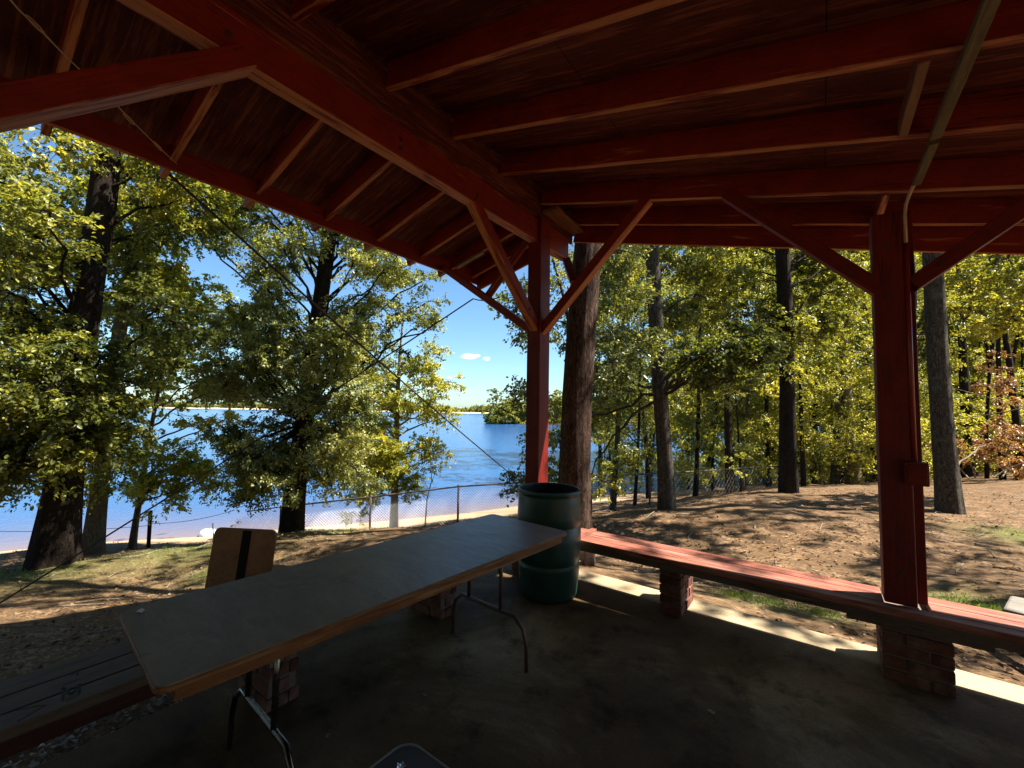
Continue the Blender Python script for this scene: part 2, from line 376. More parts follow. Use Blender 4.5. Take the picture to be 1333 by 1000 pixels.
def ground_z(X, Y):
    X = np.atleast_1d(np.asarray(X, float)); Y = np.atleast_1d(np.asarray(Y, float))
    h, s = base_h(X, Y); K = np.exp(-((X[..., None]-CP[:, 0])**2+(Y[..., None]-CP[:, 1])**2)/(2*2.2**2))
    corr = K @ _W
    h = h+corr*np.clip((s+.5)/2.0, 0, 1)
    near = np.clip((np.maximum(np.maximum(-.75-X, X-8), np.maximum(Y-.75, -8-Y)))/1.5, 0, 1)
    h = h+near*(.035*np.sin(X*1.7+np.sin(Y*2.1)*1.3)*np.cos(Y*1.9+.7*np.sin(X*1.1))+.018*np.sin(X*5.1+Y*2.7)*np.sin(Y*4.3-X*1.9))*np.clip(s/3, 0, 1)
    inslab = (X > -.76) & (X < 8.05) & (Y < .72) & (Y > -8.05)
    h = np.where(inslab, np.minimum(h, -.16), h)
    h = np.where((~inslab) & (near < .35), np.minimum(h, -.035-.05*near), h)
    return h, s
def gz(x, y): return float(ground_z(x, y)[0][0])
def grid(n, rng_, cx, cy, k_):
    t = np.linspace(-1, 1, n); u = np.sinh(t*k_)/np.sinh(k_)*rng_
    return np.meshgrid(u+cx, u+cy, indexing='ij')
def grid_obj(name, X, Y, Z, mat, atts):
    n, m_ = X.shape; V = np.stack([X, Y, Z], -1).reshape(-1, 3)
    i, j = np.meshgrid(np.arange(n-1), np.arange(m_-1), indexing='ij'); a = (i*m_+j).ravel()
    Fc = np.stack([a, a+m_, a+m_+1, a+1], 1)
    me = bpy.data.meshes.new(name); me.vertices.add(len(V)); me.vertices.foreach_set('co', V.ravel().astype(np.float32))
    me.loops.add(Fc.size); me.loops.foreach_set('vertex_index', Fc.ravel().astype(np.int32)); me.polygons.add(len(Fc))
    me.polygons.foreach_set('loop_start', np.arange(0, Fc.size, 4, dtype=np.int32))
    me.polygons.foreach_set('use_smooth', np.ones(len(Fc), bool)); me.update(calc_edges=True)
    for nm, val in atts.items():
        at_ = me.attributes.new(nm, 'FLOAT', 'POINT'); at_.data.foreach_set('value', val.ravel().astype(np.float32))
    return link(name, me, mat)
X, Y = grid(420, 900, -2, 3, 5.6)
Z, S = ground_z(X, Y)
_g = [on_z(x_, y_, -.1) for x_, y_ in ((1262, 770), (1236, 757), (1300, 778), (1003, 772), (960, 762), (1068, 790))]
GRASS = [(_g[0][0], _g[0][1], .42), (_g[1][0], _g[1][1], .34), (_g[2][0], _g[2][1], .25), (_g[3][0], _g[3][1], .28), (_g[4][0], _g[4][1], .2), (_g[5][0], _g[5][1], .2), (-3.9, -3.5, .6), (-5.5, -.4, .5), (-7.8, 0, 1.6), (-8.2, -2.5, 1.6), (-6.9, 2.3, .8), (4.6, 6.6, .7)]
gr = np.zeros_like(X)
for a, b, r in GRASS: gr = np.maximum(gr, np.exp(-((X-a)**2+(Y-b)**2)/(r*r)))
grid_obj('ground', X, Y, Z, M['ground'], {'grass': gr, 'sand': np.clip(1-(S-1.6)/1.4, 0, 1)})['kind'] = 'structure'
X, Y = grid(160, 1500, -14, 6, 5.5); _, S = base_h(X, Y)
grid_obj('lake_water', X, Y, np.full_like(X, WATER), M['water'], {'shallow': np.clip(np.exp(S/2.6), 0, 1)*.8})['kind'] = 'structure'

# concrete slab
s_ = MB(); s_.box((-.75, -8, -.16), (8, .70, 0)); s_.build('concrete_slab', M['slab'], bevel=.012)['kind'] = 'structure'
s_ = MB(); q = P(1318, 788, 5.6); s_.prism([(3.2, 2.3), (6.5, 1.4), (6.6, 2.3), (3.35, 2.75)], -.2, -.055); s_.build('concrete_pad', M['padgrey'], bevel=.02)['kind'] = 'structure'

# ------------------------------------------------------------------ shelter
X0, ZR, SL = -.27, 3.64, .25
sh = empty('picnic_shelter', (X0, .38, 0), 'red painted open timber shelter with low gabled roof over the concrete slab', 'shelter')
def zr(x): return ZR-SL*abs(x-X0)
XR, XL, YB, YF = 5.3, -1.70, -9.6, 1.09
RW = .042; RD = .175
for y in (-6.99, -6.38, -5.77, -5.16, -4.55, -3.94, -3.33, -2.73, -2.12, -1.51, -.90, -.29, .37, .95):
    timber('rafter', (X0+.02, y, zr(X0)), (XR, y, zr(XR)), RW, RD, M['red'], sh)
for y in (-6.9, -6.3, -5.7, -5.1, -4.55, -3.98, -3.41, -2.84, -2.25, -1.68, -1.10, -.52, .06, .56, .95):
    timber('rafter', (X0-.02, y, zr(X0-.02)), (XL-.20, y, zr(XL-.20)), RW, RD, M['red'], sh)
timber('main_beam', (X0-.012, YB, 3.235), (X0-.012, .30, 3.235), .095, .225, M['red'], sh)
timber('main_beam', (X0-.012, .49, 3.235), (X0-.012, .93, 3.235), .095, .225, M['red'], sh)
timber('ridge_shade_filler', (X0-.005, YB, 3.462), (X0-.005, YF-.02, 3.462), .030, .33, M['deck'], sh)  # dark filler standing in for the shaded gap between beam and rafters
zb = RD/math.cos(math.atan(SL))+.003
for sgn, xe in ((1, XR+.05), (-1, XL-.20)):
    # roof boards: sheet of boards with narrow joints
    A = Vector((X0, 0, zr(X0)+zb)); Bv = Vector((xe, 0, ZR-SL*abs(xe-X0)+zb)); L = (Bv-A).length; x = (Bv-A).normalized(); y = Vector((0, 1, 0)) if sgn > 0 else Vector((0, -1, 0)); u = x.cross(y)
    mw = Matrix(((x[0], y[0], u[0], A[0]), (x[1], y[1], u[1], A[1]), (x[2], y[2], u[2], A[2]), (0, 0, 0, 1)))
    d = MB(); yy0, yy1 = (YB, YF+.06) if sgn > 0 else (-(YF+.06), -YB)
    nx = int(L/1.2)+1
    for i in range(nx):
        a0 = i*1.2+.004; a1 = min(L, (i+1)*1.2)
        if a1 <= a0: continue
        yy = yy0-(.7 if i % 2 else 0)
        while yy < yy1:
            p0, p1 = max(yy, yy0)+.003, min(yy+2.4, yy1)
            if p1 > p0: d.box((a0, p0, 0), (a1, p1, .018))
            yy += 2.4
    d.build('roof_boards', M['deck'], sh, mw)
    d = MB(); d.box((-.02 if sgn > 0 else .02, yy0-.02, .021), (L+.03, yy1+.02, .045)); d.build('roof_covering', M['darkpost'], sh, mw)
# barge boards and eave fascia
timber('barge_board', (X0+.01, YF, zr(X0)-.15), (XR, YF, zr(XR)-.15), .032, .285, M['red'], sh)
timber('barge_board', (X0-.01, YF, zr(X0)-.13), (XL, YF, zr(XL)-.13), .032, .27, M['red'], sh)
timber('fascia', (XL, YB, 3.225), (XL, YF-.02, 3.225),   .034, .17, M['red'], sh)
timber('fascia', (XR-.02, YB, zr(XR)-.06), (XR-.02, YF-.02, zr(XR)-.06), .03, .055, M['red'], sh)
# posts
def post(x0, x1, y0, y1, zt, zb_=.43, mat='redpost'):
    return timber('post', ((x0+x1)/2, (y0+y1)/2, zb_), ((x0+x1)/2, (y0+y1)/2, zt), x1-x0, y1-y0, M[mat], sh, 'mid', up=(0, 1, 0), bevel=.008)
post(-.352, -.198, .302, .487, 3.50)
p2 = post(2.287, 2.437, .334, .49, 2.835)
timber('side_board', (2.466, .47, .43), (2.466, .47, 2.86), .052, .10, M['redpost'], sh, 'mid', up=(0, 1, 0), bevel=.005)
for y in (-3.42, -7.1): post(-.352, -.198, y-.09, y+.09, 3.235)
for x in (4.85,):
    for y in (.43, -3.4, -7.1): post(x-.08, x+.08, y-.08, y+.08, zr(x), 0)
timber('cross_beam', (4.85, YB, zr(4.85)-.2), (4.85, .5, zr(4.85)-.2), .09, .2, M['red'], sh)
post(2.29, 2.44, -7.2, -7.05, zr(2.36), 0)
# braces (A-B is the lower edge)
def brace(A, B, wid=.088, dep=.088, mat='red'):
    d = (Vector(B)-Vector(A)); up = (0, 0, 1)
    return timber('brace', A, B, wid, dep, M[mat], sh, 'bottom', up=up, bevel=.005)
brace((-.20, .38, 2.30), (.87, .38, 3.355))
brace((2.287, .38, 2.33), (1.42, .38, 3.215), mat='redpost')
brace((2.495, .38, 2.33), (3.12, .38, 2.80), mat='redpost')
brace((-.27, .30, 2.33), (-.27, -.67, 3.235))
brace((-.27, -3.33, 2.26), (-.27, -2.30, 3.235), wid=.13, dep=.10)
brace((-.35, .40, 2.31), (-1.68, .40, 3.23), wid=.07, dep=.075)
timber('strut', (-.27, .93, 3.26), (.10, .44, 2.80), .085, .04, M['red'], sh, 'mid')
timber('strut', (-.37, .46, 3.46), (-1.03, .46, 2.80), .04, .085, M['red'], sh, 'mid')
def bolt(p, n_, parent=None, r=.011):
    n_ = Vector(n_).normalized(); T = Matrix.Translation(Vector(p)) @ n_.to_track_quat('Z', 'Y').to_matrix().to_4x4(); mb = MB()
    def ring(rr, z, k_=6): return [tuple(T @ Vector((rr*math.cos(2*math.pi*i/k_), rr*math.sin(2*math.pi*i/k_), z))) for i in range(k_)]
    V = ring(r*1.5, 0, 14)+ring(r*1.5, .002, 14); mb.add(V, [tuple(range(14))[::-1], tuple(range(14, 28))]+[(i, (i+1) % 14, (i+1) % 14+14, i+14) for i in range(14)])
    V = ring(r, .002)+ring(r*.95, .010); mb.add(V, [tuple(range(6, 12))]+[(i, (i+1) % 6, (i+1) % 6+6, i+6) for i in range(6)])
    mb.build('bolt', M['rustbolt'], parent or sh)
for p in ((2.355, .333, 2.30), (2.355, .333, 2.62), (2.37, .333, .62), (.72, .334, 3.27), (1.55, .334, 3.155), (-.10, .334, 2.43), (2.18, .334, 2.48), (2.60, .334, 2.46)): bolt(p, (0, -1, 0))
for p in ((-.1975, .39, 2.42), (-.1975, .39, 3.30), (-.2345, -.62, 3.31), (-.2345, -2.42, 3.33), (-.2345, .18, 3.34), (-.2345, -1.4, 3.36), (-.2345, -1.4, 3.30), (-.224, .16, 2.52)): bolt(p, (1, 0, 0))
# blocking
timber('block', (-.16, .40, 3.565), (-.20, 1.12, 3.572), .17, .03, M['edgewood'], sh)
timber('block', (2.37, -.88, zr(2.37)-.008), (2.37, -.31, zr(2.37)-.008), .038, .09, M['edgewood'], sh)
timber('block', (2.37, .39, zr(2.37)-.01), (2.37, .93, zr(2.37)-.01), .038, .09, M['red'], sh)
timber('block', (-1.18, .56, zr(-1.18)-.002), (-1.60, .56, zr(-1.60)-.002), .052, .02, M['log'], sh, 'top')  # pale strip added for the lit, bare stretch of this rafter's underside
# conduit: tan batten under the rafters, then pipe down the post to a box
timber('batten', (2.487, -4.4, zr(2.487)-.034), (2.487, -.31, zr(2.487)-.034), .045, .032, M['tan'], sh)
timber('batten', (2.487, -.27, zr(2.487)-.038), (2.487, .20, zr(2.487)-.038), .040, .030, M['tan'], sh)
c = MB(); c.tube([(2.487, .18, 2.945), (2.470, .27, 2.92), (2.452, .32, 2.86), (2.447, .335, 2.80), (2.447, .338, 2.6)], .010, 10)
c.build('pipe_bend', M['rust'], sh, smooth=True)
c = MB(); c.tube([(2.447, .338, 2.62), (2.447, .338, 2.0), (2.447, .338, 1.27)], .0125, 12); c.build('conduit', M['conduit'], sh, smooth=True)
c = MB(); c.box((2.395, .275, 1.15), (2.500, .355, 1.285)); bx = c.build('outlet_box', M['redpost'], sh, bevel=.006)
c = MB(); c.box((2.404, .267, 1.165), (2.491, .274, 1.27)); c.build('cover', M['redpost'], bx, bevel=.003)
# loose wire ties under the left eave
c = MB(); a = on_z(4, -12, 3.33); b_ = on_z(46, 32, 3.32); e1 = on_z(128, 112, 3.29); e2 = on_z(230, 213, 3.255)
def sag(a, b, n=14, s=.01):
    t = np.linspace(0, 1, n)[:, None]; p = a*(1-t)+b*t; p[:, 2] -= (4*t*(1-t)*s)[:, 0]; return p
for off in (0, .007):
    o_ = np.array([0, off, -off*.6]); c.tube(sag(a+o_, b_+o_), .0032, 5); c.tube(sag(b_+o_*2.5, e1+o_), .0032, 5); c.tube(sag(e1+o_, e2+o_*.4), .0032, 5)
for ctr in (b_, on_z(168, 155, 3.28), on_z(205, 190, 3.265)):
    th = np.linspace(0, 2*np.pi, 14); ax = (e2-b_)/np.linalg.norm(e2-b_); up = np.array([0, 0, 1.])
    c.tube(ctr+np.outer(np.cos(th)*.045, ax)+np.outer(np.sin(th)*.010, up), .0035, 5, caps=False)
tag(c.build('wire_tie', M['rust'], smooth=True), 'twisted pair of tarnished wires with loops strung under the left eave', 'wire')

# ------------------------------------------------------------------ benches on brick piers
def pier(lo, hi, z1, parent, z0=0.0):
    mb = MB(); x0, y0 = lo; x1, y1 = hi
    bh, g = .062, .012; z = z0; rowi = 0
    mb.box((x0+.012, y0+.012, z0), (x1-.012, y1-.012, z1-.003), 1)
    while z < z1-.03:
        h = min(bh, z1-z-.004)
        def run(a0, a1, fn, shift):
            L = .215; p = a0-(L/2 if shift else 0)
            while p < a1-.01:
                q0, q1 = max(a0, p), min(a1, p+L-g)
                if q1-q0 > .02: fn(q0, q1)
                p += L
        j = lambda: random.uniform(-.005, .006)
        sft = rowi % 2
        run(x0, x1, lambda a, b: mb.box((a, y0+j(), z), (b, y0+.05, z+h)), sft)
        run(x0, x1, lambda a, b: mb.box((a, y1-.05, z), (b, y1+j(), z+h)), sft)
        run(y0+.053, y1-.053, lambda a, b: mb.box((x1-.05, a, z), (x1+j(), b, z+h)), 1-sft)
        run(y0+.053, y1-.053, lambda a, b: mb.box((x0+j(), a, z), (x0+.05, b, z+h)), 1-sft)
        z += bh+g; rowi += 1
    return mb.build('brick_pier', [M['brick'], M['mortar']], parent, bevel=.004)
br = empty('bench', (1.5, .4, 0), 'long faded red plank bench on brick piers along the sunlit slab edge', 'bench')
for y0, y1 in ((.245, .329), (.335, .465), (.471, .602)):
    # notch round the posts by splitting planks that meet them
    segs = [(-.10, 4.9)] if y1 < .33 else [(-.10, 2.286), (2.496, 4.9)]
    for a, b in segs: timber('seat_plank', (a, (y0+y1)/2, .388), (b, (y0+y1)/2, .388), y1-y0, .042, M['benchred'], br)
timber('edge_board', (-.05, .263, .340), (4.9, .263, .340), .032, .047, M['benchdark'], br)
timber('cleat', (2.10, .266, .312), (2.72, .266, .312), .035, .06, M['benchdark'], br)
timber('end_cap', (.25, .24, .40), (.25, .60, .40), .05, .05, M['benchred'], br)
pier((.95, .29), (1.112, .66), .385, br); pier((2.265, .285), (2.572, .64), .385, br); pier((3.9, .29), (4.06, .66), .385, br); pier((-.47, .27), (-.13, .60), .385, br)
bl = empty('bench', (-.48, -2, 0), 'long dark weathered plank bench with scratched letters beside the folding table', 'bench')
for x0, x1 in ((-.69, -.545), (-.538, -.405), (-.398, -.285)):
    timber('seat_plank', ((x0+x1)/2, -7.6, .388), ((x0+x1)/2, .25, .388), x1-x0, .042, M['benchdark'], bl)
timber('edge_board', (-.305, -7.6, .325), (-.305, .25, .325), .035, .062, M['darkred'], bl)
for y in (-5.7, -3.3, -2.07, -.86): pier((-.62, y), (-.29, y+.165), .385, bl)
# scratched marks on the left bench: drawn strokes lying on the planks
mk = MB()
def stroke(pts, wdt=.008):
    pts = [np.array(p) for p in pts]
    for a, b in zip(pts[:-1], pts[1:]):
        d = (b-a)/np.linalg.norm(b-a); n_ = np.array([-d[1], d[0]])*wdt/2
        V = [(*(a-n_), .4312), (*(b-n_), .4312), (*(b+n_), .4312), (*(a+n_), .4312)]
        mk.add(V, [(0, 1, 2, 3)])
def bp(px, py):   # bench-top point from the photograph
    d = P(px, py, 1)-CAM; t = (.431-CAM[2])/d[2]; return (CAM+t*d)[:2]
for s_ in ([(82, 913), (82, 895), (84, 897)], [(84, 896), (93, 905), (104, 890)], [(104, 891), (103, 903)], [(84, 904), (104, 899)], [(86, 912), (104, 904)], [(83, 892), (104, 884)], [(100, 880), (102, 872), (92, 880)],
           [(20, 925), (40, 921), (60, 918), (44, 927), (22, 940)]): stroke([bp(*q) for q in s_])
mk.build('scratched_letters', M['inkmark'], bl)

# ------------------------------------------------------------------ folding table
a, b, c_, d_ = [np.array(q) for q in ((-.262, -2.69), (-.080, -.540), (.592, -.530), (.462, -2.712))]
cen = (a+b+c_+d_)/4; ang = math.atan2(*( ((b+c_)/2-(a+d_)/2)[::-1] )); L = 2.165; W = .705
tw = Matrix.Translation((cen[0], cen[1], 0)) @ Matrix.Rotation(ang, 4, 'Z')
tb = empty('folding_table', (cen[0], cen[1], 0), 'long banquet folding table with grey laminate top and plywood edge', 'table', rz=ang)
def rrect(l, w_, r, n=7):
    o = []
    for sx, sy, a0 in ((1, 1, 0), (-1, 1, 90), (-1, -1, 180), (1, -1, 270)):
        for i in range(n+1):
            t = R(a0+90*i/n); o.append((sx*(l/2-r)+r*math.cos(t), sy*(w_/2-r)+r*math.sin(t)))
    return o
mb = MB(); mb.prism(rrect(L-.006, W-.006, .035), .7335, .740); mb.build('top', M['laminate'], tb, tw)
mb = MB(); mb.prism(rrect(L, W, .038), .716, .7328); mb.build('edge_band', M['edgewood'], tb, tw, bevel=.003)
mb = MB()
for y in (-W/2+.03, W/2-.03): mb.box((-L/2+.05, y-.011, .672), (L/2-.05, y+.011, .7155))
for x in (-L/2+.061, L/2-.061, 0): mb.box((x-.011, -W/2+.042, .672), (x+.011, W/2-.042, .7155))
mb.build('apron', M['edgewood'], tb, tw, bevel=.002)
def leg(x, dirx, mat):
    mb = MB(); w2 = W/2-.085
    # wide foot bow: down, curved into a rail, two uprights rise from the rail
    zt, zrail = .672, .29
    bow = [(x+.01*dirx, -w2-.06, .0), (x+.008*dirx, -w2-.058, .14), (x+.004*dirx, -w2-.035, .235), (x, -w2+.03, zrail)]
    bow += [(x, y, zrail) for y in np.linspace(-w2+.08, w2-.08, 6)]
    bow += [(x, w2-.03, zrail), (x+.004*dirx, w2+.035, .235), (x+.008*dirx, w2+.058, .14), (x+.01*dirx, w2+.06, .0)]
    mb.tube(bow, .0125, 12)
    lg = mb.build('leg', mat, tb, tw, smooth=True)
    mb = MB()
    for y in (-w2*.45, w2*.62):
        mb = MB(); mb.tube([(x, y, zrail), (x, y, zt)], .0125, 12); mb.build('upright', mat, lg, tw, smooth=True)
        mb = MB(); mb.tube([(x, y, .50), (x-.02*dirx, y, .55), (x-.10*dirx, y, .672)], .008, 8); mb.build('stay', mat, lg, tw, smooth=True)
    mb = MB(); mb.tube([(x, -w2*.45, .56), (x, w2*.62, .56)], .007, 8); mb.build('crossbar', mat, lg, tw, smooth=True)
leg(L/2-.42, 1, M['steelbrown']); leg(-L/2+.42, -1, M['chrome'])
# scrap of paper on the table
mb = MB(); q = P(183, 795, 1.72); t = [np.array([.022*math.cos(i)*random.uniform(.6, 1.2), .012*math.sin(i)*random.uniform(.6, 1.2)]) for i in np.linspace(0, 5.6, 8)]
q = on_z(183, 796, .742)
mb.add([(q[0], q[1], .752)]+[(q[0]+p[0], q[1]+p[1], .7415+random.random()*.006) for p in t], [(0, i, i+1) for i in range(1, 8)]+[(0, 8, 1)])
tag(mb.build('paper_scrap', M['paper']), 'small crumpled white paper scrap on the near corner of the table', 'litter')

# ------------------------------------------------------------------ barrel
bc = (.085, .045, 0); brl = empty('drum', bc, 'green plastic drum used as a bin in front of the corner post', 'barrel')
prof = [(0, .004), (.215, .004), (.236, .012), (.245, .04), (.248, .10), (.256, .16), (.262, .25), (.263, .275), (.2565, .283), (.2565, .297), (.264, .305), (.268, .36), (.272, .45), (.272, .575), (.266, .583), (.266, .597), (.273, .605), (.273, .68), (.268, .78), (.262, .83), (.258, .85), (.266, .853), (.274, .858), (.276, .868), (.274, .878), (.266, .884), (.258, .884), (.253, .878), (.251, .85), (.255, .80), (.262, .60), (.255, .3), (.235, .03), (0, .03)]
mb = MB(); mb.lathe(prof, bc, 72); o = mb.build('body', M['barrel'], brl, smooth=True)
o.data.materials.append(M['barrelin'])
npf = len(prof)-1; o.data.polygons.foreach_set('material_index', [1 if i//72 >= npf-6 else 0 for i in range(len(o.data.polygons))])
for s in (-1, 1):
    pass

# ------------------------------------------------------------------ plywood chair behind the table
ca, cb = P(279, 692, 2.82), P(363, 688, 2.78); cm_ = (ca+cb)/2; dx = cb-ca; cang = math.atan2(dx[1], dx[0])
cx, cy = cm_[0], cm_[1]; gzc = gz(cx, cy)
ch = empty('chair', (cx, cy, gzc), 'plywood backed chair with black centre strap standing behind the table', 'chair', rz=cang)
cw = Matrix.Translation((cx, cy, 0)) @ Matrix.Rotation(cang, 4, 'Z')
top = cm_[2]+.01
def back_T(): return cw @ Matrix.Translation((0, 0, top)) @ Matrix.Rotation(R(90-9), 4, 'X')
def rr2(w_, h, r):
    return [(x, y-h/2) for x, y in rrect(w_, h, r)]
mb = MB(); mb.prism(rr2(.435, .42, .04), -.009, .009, T=back_T()); mb.build('backrest', M['chairwood'], ch, bevel=.003)
mb = MB(); mb.box((-.012, -.45, -.0135), (.046, -.012, -.0095), T=back_T()); mb.box((-.012, -.45, .0095), (.046, -.012, .0135), T=back_T()); mb.build('centre_strap', M['black'], ch)
mb = MB(); mb.prism(rrect(.42, .40, .05), gzc+.43, gzc+.448, T=cw @ Matrix.Translation((0, .26, 0))); mb.build('seat', M['chairwood'], ch, bevel=.003)
for sx in (-1, 1):
    for yy, lean in ((.06, -.05), (.42, .03)):
        mb = MB(); mb.tube([tuple(cw @ Vector((sx*.18, yy, gzc+.43))), tuple(cw @ Vector((sx*.20, yy+lean, gzc)))], .011, 10); mb.build('leg', M['black'], ch, smooth=True)
mb = MB(); mb.tube([tuple(cw @ Vector((.02, .06, gzc+.43))), tuple(cw @ Vector((.017, .06, top-.42)))], .016, 10); mb.build('back_support', M['black'], ch, smooth=True)

# ------------------------------------------------------------------ stool in the foreground
st = empty('stool', (1.08, -2.35, 0), 'low dark grey plastic stool with pale rim at the bottom of the view', 'stool')
sw = Matrix.Translation((1.078, -2.357, 0))
mb = MB(); mb.prism(rrect(.43, .43, .055, 10), .425, .447, T=sw); mb.build('seat', M['stool'], st, bevel=.003)
mb = MB(); o_ = rrect(.436, .436, .058, 10); mb.tube([tuple(sw @ Vector((x, y, .446))) for x, y in o_+[o_[0]]], .0042, 6, caps=False); mb.build('rim', M['stoolrim'], st, smooth=True)
for sx in (-1, 1):
    for sy in (-1, 1):
        mb = MB(); mb.tube([tuple(sw @ Vector((sx*.15, sy*.15, .425))), tuple(sw @ Vector((sx*.19, sy*.19, 0)))], [.02, .014], 10); mb.build('leg', M['stool'], st, smooth=True)
q = on_z(522, 998, .452); mb = MB()
for i in range(26):
    p = q+np.array([random.gauss(0, .010), random.gauss(0, .008), random.uniform(0, .010)])
    V = [p+np.array([random.gauss(0, .006), random.gauss(0, .006), random.uniform(-.003, .005)]) for _ in range(3)]; mb.add(V, [(0, 1, 2)])
tag(mb.build('foil_scrap', M['foil']), 'crumpled shiny foil scrap lying on the dark stool seat', 'litter')
# leaves and dead bits lying on the floor slab
for px, py, r, nm in ((427, 959, .018, 'a'), (553, 905, .016, 'b'), (806, 800, .02, 'c'), (925, 928, .022, 'd'), (1046, 893, .014, 'e')):
    q = on_z(px, py, .004); mb = MB(); th = np.linspace(0, 2*np.pi, 9)[:-1]; rr = r*np.array([random.uniform(.5, 1.2) for _ in th])
    V = [(q[0], q[1], .009)]+[(q[0]+rr[i]*math.cos(th[i]), q[1]+.7*rr[i]*math.sin(th[i]), .003+random.random()*.012) for i in range(8)]
    mb.add(V, [(0, i, i % 8+1) for i in range(1, 9)])
    lab = {'a': 'dark curled leaf on the slab between the chrome table leg and the stool', 'b': 'small curled leaf on the slab behind the stool', 'c': 'curled brown leaf on the slab to the right of the green drum', 'd': 'curled brown leaf on the dark slab in front of the middle of the red bench', 'e': 'small brown leaf on the slab left of the brick pier under the big post'}[nm]
    tag(mb.build('dead_leaf', M['log']), lab, 'leaf', 'dead leaves on the slab')
#%%TREES
# ------------------------------------------------------------------ trees
def nrm(v): return v/(np.linalg.norm(v, axis=-1, keepdims=True)+1e-9)
LM, LS = 3.3, .60
class Crown:
    def __init__(s): s.c = []; s.d = []; s.n = []; s.sz = []; s.t = []; s.tw = MB()
    def sprays(s, C, D, rad, m, size, tone, flat=.55, tv=.16):
        S = len(C); rad = np.broadcast_to(rad, (S,)); tone = np.broadcast_to(tone, (S,))
        K = 5; td = nrm(D[:, None, :]+rng.normal(0, .65, (S, K, 3))*np.array([1, 1, .5]))
        ki = rng.integers(0, K, (S, m)); t = rng.uniform(.08, 1, (S, m))**.8
        dirs = np.take_along_axis(td, ki[..., None], 1)
        pos = C[:, None, :]+dirs*(t*rad[:, None])[..., None]
        pos[..., 2] -= .22*(t**2)*rad[:, None]
        pos += rng.normal(0, .045, pos.shape)*rad[:, None, None]*2
        ld = nrm(dirs+rng.normal(0, .8, dirs.shape)); ld[..., 2] -= .25; ld = nrm(ld)
        nn = nrm(np.array([0, 0, 1.])+rng.normal(0, flat, dirs.shape))
        s.c.append(pos.reshape(-1, 3)); s.d.append(ld.reshape(-1, 3)); s.n.append(nn.reshape(-1, 3))
        s.sz.append((size*rng.uniform(.65, 1.25, (S, m))).ravel()); s.t.append(np.clip(tone[:, None]+rng.normal(0, tv, (S, m)), 0, 1).ravel())
    def cluster(s, c, r, ns, m, size, tone, srad=.32, src=None, twig=True, tv=.12, flat=.55):
        c = np.asarray(c, float); r = np.broadcast_to(np.asarray(r, float), (3,))
        u = nrm(rng.normal(0, 1, (ns, 3))); k_ = rng.uniform(.15, 1, (ns, 1))**.5
        m = int(m*LM); size = size*LS; C = c+u*k_*r; D = nrm(u*np.array([1, 1, .35])+rng.normal(0, .25, (ns, 3)))
        s.sprays(C, D, srad*rng.uniform(.7, 1.3, ns), m, size, np.clip(tone+rng.normal(0, tv, ns), 0, 1), flat)
        if twig:
            o = c if src is None else c
            for q in C:
                mid = (o+q)/2+rng.normal(0, .05, 3); mid[2] += .04; s.tw.tube([o, mid, q], [.008, .005, .003], 4, caps=False)
    def build(s, name, mat, parent, kind=None):
        c = np.concatenate(s.c); d = np.concatenate(s.d); n = np.concatenate(s.n); z = np.concatenate(s.sz)[:, None]; t = np.concatenate(s.t)
        b = nrm(np.cross(n, d)); n = np.cross(d, b)
        N_ = len(c); V = np.empty((N_, 6, 3), np.float32); wd = .30
        V[:, 0] = c-d*z*.5; V[:, 3] = c+d*z*.5-n*z*.08
        V[:, 1] = c-d*z*.14+b*z*wd+n*z*.09; V[:, 2] = c+d*z*.24+b*z*wd*.75+n*z*.06
        V[:, 5] = c-d*z*.14-b*z*wd+n*z*.09; V[:, 4] = c+d*z*.24-b*z*wd*.75+n*z*.06
        base = (np.arange(N_)*6)[:, None]
        Fq = np.concatenate([base+np.array([[0, 1, 2, 3]]), base+np.array([[0, 3, 4, 5]])], 1).astype(np.int32).ravel()
        me = bpy.data.meshes.new(name); me.vertices.add(N_*6); me.vertices.foreach_set('co', V.ravel()); me.loops.add(len(Fq)); me.loops.foreach_set('vertex_index', Fq)
        me.polygons.add(N_*2); me.polygons.foreach_set('loop_start', np.arange(0, len(Fq), 4, dtype=np.int32)); me.update(calc_edges=True)
        a = me.attributes.new('tone', 'FLOAT', 'POINT'); a.data.foreach_set('value', np.repeat(t, 6).astype(np.float32))
        return link(name, me, mat, parent)
def smooth_path(pts, rad, n):
    pts = np.asarray(pts, float); rad = np.asarray(rad, float); m = len(pts); d = np.r_[0, np.cumsum(np.linalg.norm(np.diff(pts, axis=0), axis=1))]
    u = np.linspace(0, d[-1], n); P_ = np.stack([np.interp(u, d, pts[:, i]) for i in range(3)], 1); rr = np.interp(u, d, rad)
    for _ in range(max(1, n//10)):
        P_[1:-1] = P_[1:-1]*.5+(P_[:-2]+P_[2:])*.25; rr[1:-1] = rr[1:-1]*.5+(rr[:-2]+rr[2:])*.25
    return P_, rr
def trunk_mesh(mb, pts, rad, sides=20, n=60, rough=.06, flare=.0, seed=0):
    P_, rr = smooth_path(pts, rad, n); th = np.linspace(0, 2*np.pi, sides, endpoint=False); V = []
    for i in range(n):
        row = []
        for a in th:
            cx, cy = math.cos(a), math.sin(a); z = P_[i][2]
            rdg = .6*mnoise.noise((cx*4.5*(.6+rr[i]*2)+seed, cy*4.5*(.6+rr[i]*2), z*.9))*rough+mnoise.noise((cx*1.4+seed, cy*1.4+5, z*.7))*rough*.9
            fl = flare*math.exp(-i/n*12)*(.55+.45*math.cos(a*5+seed))
            row.append(P_[i]+np.array([cx, cy, 0])*rr[i]*(1+rdg+fl))
        V += row
    Fc = [(i*sides+j, i*sides+(j+1) % sides, (i+1)*sides+(j+1) % sides, (i+1)*sides+j) for i in range(n-1) for j in range(sides)]
    mb.add(V, Fc); return P_, rr
